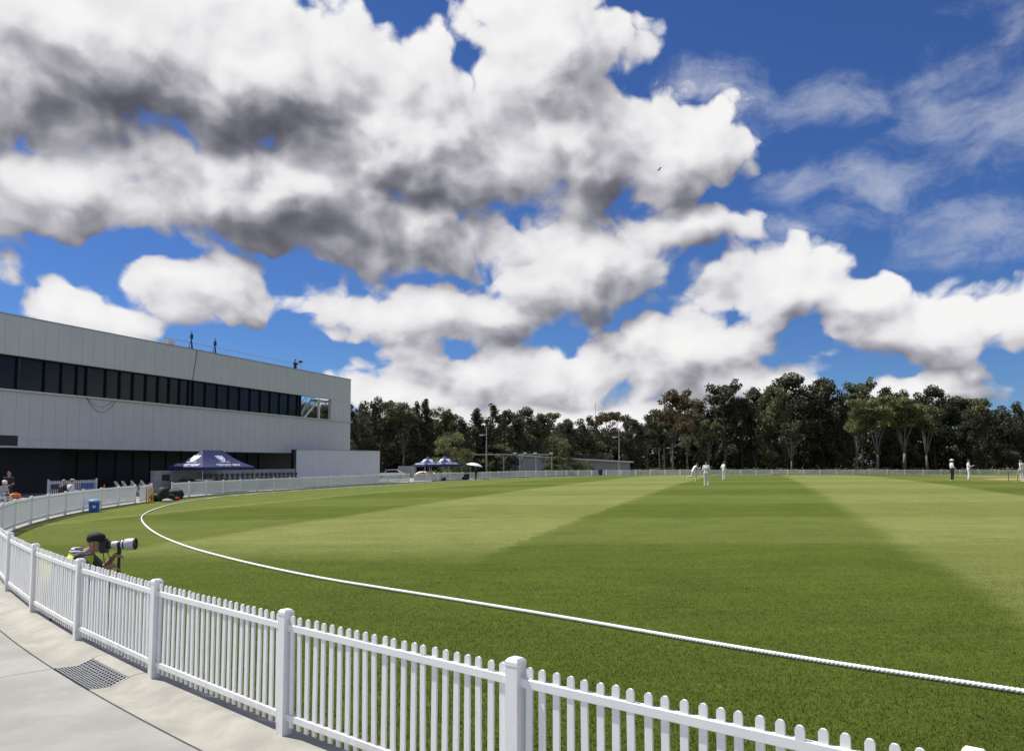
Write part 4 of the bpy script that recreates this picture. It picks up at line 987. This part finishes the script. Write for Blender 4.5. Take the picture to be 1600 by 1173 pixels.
# white covered roller
p = far(666, 99.5); t = thing('covered_roller', 'white tarpaulin covered roller under the small navy tents', 'roller', p, R(5))
b = MB(); n = 14; vs = []; fs = []
pro = [(-1.55, 0), (-1.6, .6), (-1.35, 1.05), (-.9, 1.28), (0, 1.30), (.9, 1.22), (1.35, 1.0), (1.5, .5), (1.55, 0)]
for yy in (-.7, -.6, .6, .7):
    s_ = .93 if abs(yy) > .65 else 1
    for x_, z_ in pro: vs.append((x_*s_, yy, z_*s_))
w_ = len(pro)
for i in range(3):
    for k in range(w_-1): fs.append((i*w_+k, i*w_+k+1, (i+1)*w_+k+1, (i+1)*w_+k))
fs += [tuple(range(w_)), tuple(3*w_+k for k in reversed(range(w_)))]
b.add(vs, fs); b.build('tarpaulin', mat('white_tarp', (.72, .68, .64), .7, .08, 2, .5, 3), t, True)
for px, Y, lab, sh in ((661, 97.5, 'person in dark red seated before the white covered roller, on the left', M_red), (674, 97.6, 'person in black seated before the white covered roller, on the right', M_black), (695.5, 99.5, 'person in pale top seated under the right-hand small tent', mat('pale_top', (.4, .4, .42), .9))):
    q = far(px, Y, -.1); person(lab, q, face(.3, -1), SIT, shirt=sh, trousers=M_grey, voxel=.02)
    b = MB(); b.box(-.22, .22, -.22, .2, .40, .44); b.box(-.22, .22, -.24, -.2, .44, .8)
    for sx in (-.2, .2):
        for sy in (-.2, .18): b.tube([(sx, sy, 0), (sx, sy, .4)], .015, 5)
    o = b.build('plastic_chair', M_green if px != 674 else M_white); o.location = q; o.rotation_euler = (0, 0, face(.3, -1)); tag(o, lab.replace('person', 'chair of the person', 1), 'chair')
for px, Y, lab in ((705, 101, 'green topped table under the right-hand small tent'), (716, 103, 'green topped table just right of the small tents')):
    t = thing('garden_table', lab, 'table', far(px, Y, -.1), .3); b = MB(); b.lathe([(.85, .98), (.85, 1.03)], 18); b.build('table_top', mat('pale_green', (.25, .4, .26), .6), t); b = MB(); b.lathe([(.3, 0), (.3, .03), (.04, .06), (.04, .98)], 10); b.build('stem', M_pole, t)
q = far(743.5, 103.0, -.06)
person('person in dark clothes standing under a white umbrella at the far fence', q, face(.9, -.2), dict(wrr=(.1, .28, 1.35), elr=(.26, .1, 1.2), hdr=(0, .3, 1), wrl=(-.2, .2, 1.0)), shirt=mat('navy_top', (.02, .025, .05), .8), trousers=M_black, shoes=M_rubber, voxel=.018)
t = thing('umbrella', 'broad white umbrella held over the person at the far fence', 'umbrella', q+Vector((-.15, -.1, 1.2)), 0)
b = MB(); Mu = Matrix.Translation((0, 0, .95)) @ Matrix.Rotation(R(9), 4, 'Y'); b.lathe([(1.12, -.26), (.95, -.12), (.6, .03), (.25, .1), (.01, .12)], 16, 0, Mu); b.build('canopy', M_logo, t, False); b = MB(); b.tube([(0, 0, .1), (0, 0, 1.05)], .014, 6); b.build('shaft', M_pole, t)
for px, Y, lab, sx in ((683, 95.5, 'black kit bags pile on the grass near the far gate', 1.7), (691, 96, 'dark kit bag with pale trim on the grass near the far gate', 1.0), (722, 100, 'long flat black kit bag on the grass left of the umbrella holder', 2.0), (729, 100.2, 'upright black kit bag next to the long flat one', .8)):
    q = far(px, Y); q.z = dome(q.x, q.y) if polar(q)[1] < r_f(polar(q)[0]) else -.1; bag(lab, q, 0, sx, .6, .55 if sx != .8 else .95, M_black)
q = far(978, 126.5); dq = polar(q); q = edge(dq[0], -.6); q.z = -.05; t = thing('litter_bin', 'dark blue wheeled bin against the far fence', 'bin', q)
b = MB(); b.add([(-.26, -.3, .06), (.26, -.3, .06), (.26, .3, .06), (-.26, .3, .06), (-.32, -.38, .98), (.32, -.38, .98), (.32, .38, .98), (-.32, .38, .98)], [(3, 2, 1, 0), (4, 5, 6, 7)]+[(i, (i+1) % 4, (i+1) % 4+4, i+4) for i in range(4)]); b.build('body', mat('bin_navy', (.012, .02, .05), .5), t)
b = MB(); b.box(-.34, .34, -.42, .4, .98, 1.06); b.build('lid', mat('bin_navy', (.012, .02, .05), .5), t)
for sx in (-.24, .24): b = MB(); b.lathe([(.1, -.03), (.1, .03)], 12, 0, Matrix.Translation((sx, .34, .1)) @ Matrix.Rotation(math.pi/2, 4, 'Y')); b.build('wheel', M_rubber, t)

def light_pole(label, px, Y, h, arm, lampz):
    t = thing('light_pole', label, 'lamp post', far(px, Y), 0, 'poles behind the far fence')
    b = MB(); b.tube([(0, 0, 0), (0, 0, h*.5), (0, 0, h)], [.13, .10, .055], 10); b.build('pole', M_pole, t)
    if arm:
        b = MB(); b.tube([(0, 0, lampz), (-arm, 0, lampz-.05)], .05, 6); ar = b.build('arm', M_pole, t); b = MB(); b.box(-arm-.55, -arm+.1, -.2, .2, lampz-.16, lampz+.04); b.build('lamp', M_white, ar)
light_pole('tall grey lamp post beside the cricket nets, right of the umbrella', 760, 122, 8.2, .6, 6.9)
light_pole('tall grey lamp post in front of the long shed', 967.5, 143, 8.6, .7, 7.3)
light_pole('short grey pole without lamp, leftmost of three right of the shed', 1030, 160, 5.8, 0, 0)
light_pole('thin grey pole without lamp, middle of three right of the shed', 1038, 166, 6.6, 0, 0)
light_pole('grey lamp post, rightmost of three right of the shed', 1051, 160, 6.6, .7, 5.6)
light_pole('thin mast rising above the trees behind the shed', 931, 235, 21, 0, 0)
# cricket net frame
t = thing('net_frame', 'grey steel frame of the cricket practice nets', 'net frame', far(735, 124), 0)
xs = [0]+[(px-735)/F_PX*124 for px in (787, 812, 837, 862)]
b = MB(); b.tube([(0, 0, 3.75), (xs[-1], 0, 3.75)], .05, 6); b.build('top_rail', M_pole, t)
for x_ in xs:
    b = MB(); b.tube([(x_, 0, 0), (x_, 0, 3.75)], .07, 6); po = b.build('post', M_pole, t)
    for s_ in (-1, 1):
        if 0 <= x_+s_*.8 <= xs[-1]: b = MB(); b.tube([(x_, 0, 2.8), (x_+.8*s_, 0, 3.72)], .05, 6); b.build('brace', M_pole, po)
for x_ in [(px-735)/F_PX*124 for px in (804, 820, 836, 861)]: b = MB(); b.box(x_-.28, x_+.28, -.15, .15, 3.85, 4.1); b.build('floodlight', M_white, t)
def shed(label, px0, px1, Y, h0, h1, depth, wallm, roofm, nbay):
    a = far(px0, Y); L = (px1-px0)/F_PX*Y; t = thing('shed', label, 'shed', a)
    b = MB(); b.add([(0, 0, 0), (L, 0, 0), (L, depth, 0), (0, depth, 0), (0, 0, h0), (L, 0, h1), (L, depth, h1), (0, depth, h0)], [(0, 1, 5, 4), (1, 2, 6, 5), (2, 3, 7, 6), (3, 0, 4, 7), (4, 5, 6, 7)]); b.build('wall', wallm, t)
    b = MB(); b.add([(-.5, -.7, h0+.02), (L+.6, -.7, h1+.02), (L+.6, depth+.3, h1+.02), (-.5, depth+.3, h0+.02), (-.5, -.7, h0+.24), (L+.6, -.7, h1+.22), (L+.6, depth+.3, h1+.24), (-.5, depth+.3, h0+.24)], [(3, 2, 1, 0), (4, 5, 6, 7)]+[(i, (i+1) % 4, (i+1) % 4+4, i+4) for i in range(4)]); b.build('roof', roofm, t)
    for i in range(nbay):
        b = MB(); x_ = L*(i+.5)/nbay; b.box(x_-.05, x_+.05, -.05, -.004, 0, min(h0, h1)-.1); b.build('wall_rib', M_pole, t)
    return t
shed('grey block wall shed with pale roof edge behind the cricket nets', 797, 862, 134, 3.7, 3.2, 6, mat('block_grey', (.52, .50, .48), .9, .08, 1), mat('roof_pale', (.8, .79, .78), .6), 6)
shed('long low grey shed with a white sloping roof', 884, 984, 146, 3.15, 2.45, 8, mat('shed_grey', (.36, .34, .33), .8), mat('roof_white', (.85, .85, .85), .5), 9)
a = far(968, 185); t = thing('house', 'small house with a white gable roof half hidden by trees', 'house', a); L = 28/F_PX*185
b = MB(); b.box(0, L, 0, 6, 0, 3.3); b.build('wall', mat('brick_red', (.2, .09, .07), .9, .1, 2), t)
b = MB(); b.add([(-.3, -.4, 3.3), (L+.3, -.4, 3.3), (L+.3, 6.4, 3.3), (-.3, 6.4, 3.3), (L*.5, -.4, 5.1), (L*.5, 6.4, 5.1)], [(0, 1, 4), (1, 2, 5, 4), (2, 3, 5), (3, 0, 4, 5), (3, 2, 1, 0)]); b.build('roof', mat('roof_white2', (.74, .72, .72), .5), t)
# parked car beyond the gate
q = far(611, 112, -.2); t = thing('parked_car', 'white parked car partly hidden behind the fence near the screen wall', 'car', q, .1)
b = MB(); cp = [(-2.1, .3), (-2.15, .75), (-1.9, .88), (-1.0, .95), (-.4, 1.42), (.9, 1.45), (1.6, 1.0), (2.05, .92), (2.1, .35)]
vs = [(x_, -.85, z_) for x_, z_ in cp]+[(x_, .85, z_) for x_, z_ in cp]; k = len(cp); b.add(vs, [tuple(range(k)), tuple(range(2*k-1, k-1, -1))]+[(i, i+k, (i+1) % k+k, (i+1) % k) for i in range(k)]); b.build('body', mat('car_white', (.7, .7, .72), .25), t)
b = MB(); b.add([(-.85, -.862, .98), (-.38, -.862, 1.36), (.85, -.862, 1.38), (1.3, -.862, 1.02)], [(0, 1, 2, 3)]); b.build('side_window', M_glass, t)
for x_ in (-1.35, 1.3):
    for y_ in (-.8, .8): b = MB(); b.lathe([(.31, -.1), (.33, -.06), (.33, .06), (.31, .1)], 16, 0, Matrix.Translation((x_, y_, .33)) @ Matrix.Rotation(math.pi/2, 4, 'X')); b.build('wheel', M_rubber, t)
b = MB(); b.box(0, 2.6, 0, 2, 0, 1.9); o = b.build('utility_box', mat('cream_box', (.5, .48, .44), .8)); o.location = far(622, 118, -.2); tag(o, 'cream utility box beyond the fence right of the screen wall', 'utility box')
# bird
b = MB(); b.ell((0, 0, 0), (.10, .32, .09), 8); b.add([(-.05, .1, .02), (-.75, .0, .28), (-1.2, -.2, .15), (-.05, -.14, .02)], [(0, 1, 2, 3)]); b.add([(.05, .1, .02), (.05, -.14, .02), (1.2, -.2, .30), (.75, .0, .35)], [(0, 1, 2, 3)]); b.add([(-.06, -.28, 0), (.06, -.28, 0), (.12, -.5, 0), (-.12, -.5, 0)], [(0, 1, 2, 3)])
o = b.build('bird', mat('bird_grey', (.16, .14, .14), .8)); o.location = at(1029, 266, 130); o.rotation_euler = (.25, -.5, 1.0); tag(o, 'small bird flying before the white cloud', 'bird')

# ------------------------------------------------------------------ trees
def leaf_mat(name, col, var=.35):
    m = bpy.data.materials.new(name); m.use_nodes = True; t = NT(m.node_tree); b = t.n['Principled BSDF']
    geo = t.new('ShaderNodeNewGeometry'); oi = t.new('ShaderNodeObjectInfo')
    n1 = t.noise(geo.outputs['Position'], .5, 4, .6)
    k = t.m('ADD', t.m('MULTIPLY', t.m('SUBTRACT', n1, .5), 1.5), t.m('MULTIPLY', t.m('SUBTRACT', oi.outputs['Random'], .5), .3))
    rnd = t.m('MULTIPLY', t.m('SUBTRACT', geo.outputs['Random Per Island'], .5), .9)
    hs = t.new('ShaderNodeHueSaturation'); hs.inputs['Color'].default_value = (*col, 1); t.put(hs.inputs['Value'], t.m('ADD', 1.0, t.m('ADD', k, rnd)))
    t.put(hs.inputs['Hue'], t.m('ADD', .5, t.m('MULTIPLY', t.m('SUBTRACT', n1, .5), .06)))
    t.put(b.inputs['Base Color'], hs.outputs[0]); b.inputs['Roughness'].default_value = .6; b.inputs['Specular IOR Level'].default_value = .25
    tr = t.new('ShaderNodeBsdfTranslucent'); t.l.new(hs.outputs[0], tr.inputs[0]); mxs = t.new('ShaderNodeMixShader'); mxs.inputs[0].default_value = .25
    o = t.n['Material Output']; t.l.new(b.outputs[0], mxs.inputs[1]); t.l.new(tr.outputs[0], mxs.inputs[2]); t.l.new(mxs.outputs[0], o.inputs[0]); return m
L_dark = leaf_mat('leaf_dark', (.088, .093, .053)); L_mid = leaf_mat('leaf_olive', (.138, .142, .070)); L_light = leaf_mat('leaf_light_olive', (.18, .183, .078)); L_brown = leaf_mat('leaf_brown_olive', (.13, .105, .055)); L_yel = leaf_mat('leaf_yellow_green', (.19, .19, .06))
M_bark = mat('bark_dark', (.07, .06, .05), .9, .3, 2); M_gum = mat('bark_pale', (.17, .15, .13), .85, .35, 1.2)
def leaf_mesh(name, centers, radii, per, size, seed, flat=.8):
    r = np.random.default_rng(seed); P = []
    for c, rad in zip(centers, radii):
        n = max(6, int(per*rad[0]*rad[2])); d = r.normal(size=(n, 3)); d /= np.linalg.norm(d, axis=1)[:, None]; k = r.random(n)**(.40); P.append(np.array(c)+d*k[:, None]*np.array(rad))
    P = np.concatenate(P); n = len(P)
    u = r.normal(size=(n, 3)); u /= np.linalg.norm(u, axis=1)[:, None]; v = r.normal(size=(n, 3)); v -= (v*u).sum(1)[:, None]*u; v /= np.linalg.norm(v, axis=1)[:, None]
    s = size*(.5+r.random(n))[:, None]; a = (u*s); b_ = v*s*.55
    V = np.stack([P-a, P-b_*.9+a*.1, P+a, P+b_], 1).reshape(-1, 3)
    me = bpy.data.meshes.new(name); me.vertices.add(4*n); me.vertices.foreach_set('co', V.reshape(-1)); me.loops.add(4*n); me.loops.foreach_set('vertex_index', np.arange(4*n)); me.polygons.add(n)
    me.polygons.foreach_set('loop_start', np.arange(0, 4*n, 4)); me.polygons.foreach_set('loop_total', np.full(n, 4)); me.update(calc_edges=True); return me
def tree_proto(kind, seed):            # unit: metres for a 14 m tree
    rd = random.Random(seed); tb = MB(); cs = []; rs = []
    H = 14.0
    if kind == 'pine':                 # casuarina: narrow, layered, dark
        tb.tube([(0, 0, 0), (.1, 0, H*.5), (0, .1, H*.95)], [.24, .15, .03], 7)
        for i in range(46):
            u = .10+.9*(i/45); rad = (1-u)**.75*2.5+.35; a = rd.uniform(0, 6.28); rr = rad*rd.uniform(.2, .8); z = H*u*rd.uniform(.97, 1.0)
            cs.append((rr*math.cos(a), rr*math.sin(a), z)); w = rd.uniform(.6, 1.15)*(1.2-u*.7); rs.append((w, w, w*1.35))
            if i % 4 == 0: tb.tube([(0, 0, z-.8), (rr*math.cos(a), rr*math.sin(a), z)], [.06, .02], 5)
    elif kind == 'gum':                # tall forked pale trunk, open crown
        forks = []
        tb.tube([(0, 0, 0), (.15, .1, 2.2), (.05, .2, 4.0)], [.30, .24, .2], 8)
        for i in range(5):
            a = i*1.257+rd.uniform(-.4, .4); sp = rd.uniform(1.2, 3.2); e = Vector((sp*math.cos(a), sp*math.sin(a), rd.uniform(8.5, 12.6))); m_ = Vector((e.x*.28+rd.uniform(-.3, .3), e.y*.28, rd.uniform(5.6, 7.4)))
            tb.tube([(.05+.02*i, .2, 3.0+.5*(i % 3)), m_, e], [.15, .10, .035], 6); forks.append((m_, e))
            for j in range(3):
                q = m_.lerp(e, rd.uniform(.3, .95)); f = q+Vector((rd.uniform(-1.7, 1.7), rd.uniform(-1.7, 1.7), rd.uniform(.3, 1.6))); tb.tube([q, f], [.05, .02], 5); forks.append((q, f))
        for m_, e in forks:
            for j in range(3):
                c = m_.lerp(e, rd.uniform(.65, 1.05))+Vector((rd.uniform(-.8, .8), rd.uniform(-.8, .8), rd.uniform(-.2, .9))); w = rd.uniform(.55, 1.15); cs.append(tuple(c)); rs.append((w, w, w*.62))
        for j in range(9):
            a = rd.uniform(0, 6.28); rr = rd.uniform(.3, 2.6); cs.append((rr*math.cos(a), rr*math.sin(a), rd.uniform(10.5, 13.3))); w = rd.uniform(.6, 1.1); rs.append((w, w, w*.6))
    elif kind == 'dense':              # broad dark crown to the ground
        tb.tube([(0, 0, 0), (.1, .05, 3), (0, 0, 9)], [.32, .24, .08], 8)
        for i in range(6): a = i*1.05; tb.tube([(0, 0, 3+i*.7), (2.3*math.cos(a), 2.3*math.sin(a), 6.5+i*.8)], [.12, .03], 5)
        for i in range(58):
            a = rd.uniform(0, 6.28); u = rd.random()**.8; z = 2.0+11.2*u; rad = 3.6*math.sin(math.pi*min(1, .18+.74*u))**.7; rr = rad*rd.uniform(.25, 1.0)
            cs.append((rr*math.cos(a), rr*math.sin(a), z)); w = rd.uniform(.65, 1.35); rs.append((w, w, w*.8))
    elif kind == 'umbrella':           # flat topped crown on bare stems
        tb.tube([(0, 0, 0), (.2, 0, 4.5), (.3, .1, 7.5)], [.26, .2, .14], 7)
        for i in range(6): a = i*1.05+.3; tb.tube([(.25, .05, 5.6+.3*i), (3.0*math.cos(a), 3.0*math.sin(a), 11.8)], [.1, .03], 5)
        for i in range(44):
            a = rd.uniform(0, 6.28); rr = 4.2*math.sqrt(rd.random()); z = 13.3-.09*rr*rr-rd.uniform(0, 1.5); cs.append((rr*math.cos(a), rr*math.sin(a), z)); w = rd.uniform(.6, 1.1); rs.append((w, w, w*.55))
        for i in range(16): a = rd.uniform(0, 6.28); rr = rd.uniform(.5, 3); cs.append((rr*math.cos(a), rr*math.sin(a), rd.uniform(5, 10))); w = rd.uniform(.4, .8); rs.append((w, w, w*.6))
    else:                              # round bushy tree
        tb.tube([(0, 0, 0), (.1, 0, 4), (0, 0, 9)], [.3, .22, .06], 7)
        for i in range(60):
            a = rd.uniform(0, 6.28); u = rd.random(); z = 1.2+12*u; rad = 5.2*math.sqrt(max(.05, 1-((u-.42)/.6)**2)); rr = rad*math.sqrt(rd.uniform(.1, 1)); cs.append((rr*math.cos(a), rr*math.sin(a), z)); w = rd.uniform(.9, 1.6); rs.append((w, w, w*.75))
    per = {'pine': 150, 'gum': 170, 'dense': 150, 'umbrella': 170, 'bush': 110}[kind]
    return tb.mesh('trunk', M_gum if kind in ('gum', 'umbrella') else M_bark, True), leaf_mesh('crown', cs, rs, per, .21, seed)
PROTO = {}
for kind, ns in (('pine', 3), ('gum', 3), ('dense', 3), ('umbrella', 1), ('bush', 2)):
    for i in range(ns): PROTO[kind, i] = tree_proto(kind, 100+17*i+len(kind))
LEAVED = {}
def crown_of(kind, i, lm):
    k = (kind, i, lm.name)
    if k not in LEAVED: me = PROTO[kind, i][1].copy(); me.materials.append(lm); LEAVED[k] = me
    return LEAVED[k]
NPR = dict(pine=3, gum=3, dense=3, umbrella=1, bush=2)
def tree(kind, label, px, top, Y, lm, wide=1.0, group=None):
    pos = far(px, Y, -.25); h = at(px, top, Y).z+.25; s = h/13.6; i = random.randrange(NPR[kind])
    t = thing('tree', label, 'tree', pos, random.uniform(0, 6.28), group); t.scale = (s*wide, s*wide, s)
    obj('trunk', PROTO[kind, i][0], t); obj('crown', crown_of(kind, i, lm), t)
TR = [ ('dense', 478, 632, 128, L_dark, .9, 'dark tree seen through the terrace opening, left one'), ('dense', 508, 634, 128, L_dark, .9, 'dark tree seen through the terrace opening, right one'), ('dense', 535, 634, 124, L_dark, .8, 'dark tree hidden mostly by the pavilion end'),
  # kind, column, top row, distance, leaves, width, label
 ('dense', 556, 628, 118, L_dark, .9, 'dark tree directly behind the pavilion corner'), ('pine', 582, 634, 122, L_dark, 1.2, 'dark narrow tree just right of the pavilion corner'),
 ('dense', 600, 622, 126, L_dark, .75, 'tall dark rounded tree above the screen wall, first peak right of the pavilion'), ('gum', 629, 627, 124, L_mid, .95, 'tree with gappy crown between the two tall dark peaks left'),
 ('pine', 650, 634, 126, L_dark, 1.1, 'dark pointed tree left of the sharpest spire'), ('pine', 666, 626, 126, L_dark, 1.1, 'dark tree with the sharpest spire, left belt'), ('gum', 693, 636, 130, L_light, .85, 'pale feathery topped tree right of the sharpest spire'),
 ('dense', 718, 655, 122, L_dark, .9, 'low dark tree in the dip of the left belt'), ('bush', 706, 676, 113, L_light, 1.2, 'olive leaning tree behind the small navy tents'), ('pine', 746, 640, 130, L_dark, 1.5, 'dark tree above the lamp post, left of its top'),
 ('pine', 770, 637, 131, L_dark, 1.5, 'dark broad tree above the lamp post, right of its top'), ('dense', 795, 641, 134, L_dark, .85, 'dark tree above the grey block shed, left of two'), ('dense', 822, 639, 136, L_dark, .9, 'dark tree above the grey block shed, right of two'),
 ('gum', 846, 644, 138, L_mid, .95, 'open-crowned tree above the rounded yellow-green tree'), ('bush', 820, 675, 141, L_yel, 1.5, 'rounded yellow-green tree behind the block shed'), ('bush', 856, 677, 142, L_light, 1.4, 'rounded green tree right of the yellow-green one'), ('bush', 778, 690, 128, L_mid, 1.1, 'small grey-green tree right of the lamp post'),
 ('bush', 866, 712, 131, L_mid, 1.6, 'low dark shrub at the right end of the grey block shed'), ('bush', 893, 717, 140, L_light, 1.7, 'low green shrub before the left end of the long shed'), ('bush', 915, 719, 141, L_yel, 1.3, 'small yellowish shrub before the long shed'),
 ('dense', 884, 655, 150, L_dark, .9, 'dark tree above the left end of the long shed'), ('dense', 914, 651, 152, L_dark, .95, 'dark bushy tree above the middle of the long shed'), ('umbrella', 957, 642, 160, L_brown, 1.0, 'flat-topped brownish tree standing above the long shed'),
 ('dense', 990, 655, 158, L_dark, .9, 'dark tree right of the flat-topped brownish one'), ('bush', 930, 690, 153, L_mid, 1.3, 'low dark green tree behind the long shed roof'), ('gum', 1012, 654, 160, L_dark, 1.0, 'dark open tree at the low point before the right belt'),
 ('gum', 1052, 609, 165, L_brown, 1.05, 'tall brownish gum tree at the left end of the right belt'), ('gum', 1075, 640, 158, L_brown, .9, 'brown-leaved gum with pale trunk behind the bowler'), ('dense', 1090, 626, 170, L_mid, .8, 'olive tree between the brownish gum and the tall dark peak'), ('gum', 1132, 600, 168, L_dark, .95, 'tall dark open-crowned tree above the standing fielders'),
 ('gum', 1108, 655, 156, L_mid, .9, 'grey-green gum with bare pale branches behind the fielders'), ('dense', 1160, 622, 166, L_dark, .85, 'dark tree in the notch left of the big dome-shaped tree'), ('gum', 1182, 606, 168, L_dark, 1.0, 'dark gum just left of the big dome-shaped tree'), ('dense', 1238, 588, 166, L_dark, 1.15, 'big dome-shaped dark tree, tallest of the right belt'),
 ('dense', 1214, 604, 162, L_mid, .85, 'olive tree in front of the big dome-shaped tree'), ('dense', 1284, 592, 168, L_dark, .85, 'tall dark tree on the right shoulder of the big dome'), ('dense', 1306, 606, 165, L_dark, .7, 'dark tree left of the airy gum gap'), ('gum', 1346, 597, 172, L_mid, .8, 'airy gum with sky showing through its crown'),
 ('gum', 1236, 660, 154, L_dark, .9, 'gum with a single pale trunk before the big dome'), ('gum', 1370, 622, 156, L_light, 1.1, 'light olive gum with pale forked trunk, left of a pair'), ('gum', 1412, 618, 157, L_light, 1.1, 'light olive gum with pale forked trunk, right of a pair'), ('gum', 1340, 640, 158, L_light, .8, 'small yellowish olive gum left of the light pair'),
 ('dense', 1392, 606, 172, L_dark, .8, 'dark crown above the light olive pair'), ('dense', 1428, 610, 172, L_dark, .75, 'dark crown right above the light olive pair'), ('dense', 1462, 606, 170, L_dark, .9, 'broad dark tree right of the light olive pair'), ('gum', 1450, 632, 158, L_mid, .9, 'olive gum with slim trunk right of the light pair'),
 ('dense', 1500, 622, 170, L_dark, .85, 'dark rounded tree above the umpire'), ('gum', 1541, 620, 166, L_mid, .9, 'grey-green feathery tree right above the fielder beside the umpire'), ('dense', 1522, 640, 164, L_dark, .8, 'low dark tree above the umpire and fielder'), ('dense', 1580, 630, 162, L_dark, .9, 'dark tree above the wicket at the right edge'), ('dense', 1605, 634, 166, L_dark, .9, 'dark tree cut by the right edge of the picture')]
for kind, px, top, Y, lm, wd, lab in TR: tree(kind, lab, px, top, Y, lm, wd, 'trees behind the ground')
# the wood behind and its undergrowth
def wood():
    cs = []; rs = []; r = random.Random(5)
    for i in range(1900):
        px = r.uniform(430, 1850); Y0 = 134+8*(760 < px < 900)+max(0, min(1, (px-700)/350))*38; Y = Y0+r.uniform(0, 22); top = np.interp(px, [430, 560, 700, 720, 860, 1000, 1040, 1240, 1480, 1600, 1850], [645, 646, 655, 668, 665, 672, 640, 615, 630, 650, 650])
        h = at(px, top, Y).z; z = r.random()**.8*h; q = far(px, Y); w = r.uniform(1.2, 2.2); cs.append((q.x, q.y, max(.5, z-w*.6))); rs.append((w, w, w*.9))
    for i in range(1300):
        px = r.uniform(430, 1900); Y = 140+max(0, min(1, (px-700)/350))*38+r.uniform(0, 40); q = far(px, Y); w = r.uniform(1.2, 2.0); cs.append((q.x, q.y, r.uniform(.3, 7))); rs.append((w, w, w*.9))
    me = leaf_mesh('wood', cs, rs, 40, .36, 9); me.materials.append(L_dark); o = obj('woodland', me); struct(o, 'stuff'); tag(o, 'dark mass of woodland filling the space behind the front trees', 'woodland')
    cs = []; rs = []
    for i in range(520):
        px = r.uniform(520, 1850); Y = 121+max(0, min(1, (px-640)/330))*27+r.uniform(0, 9); q = far(px, Y); w = r.uniform(.45, 1.15); cs.append((q.x, q.y, w*.4)); rs.append((w*1.2, w, w*.8))
    me = leaf_mesh('undergrowth', cs, rs, 60, .17, 11); me.materials.append(L_light); o = obj('undergrowth', me); struct(o, 'stuff'); tag(o, 'low olive undergrowth at the foot of the trees', 'undergrowth')
wood()
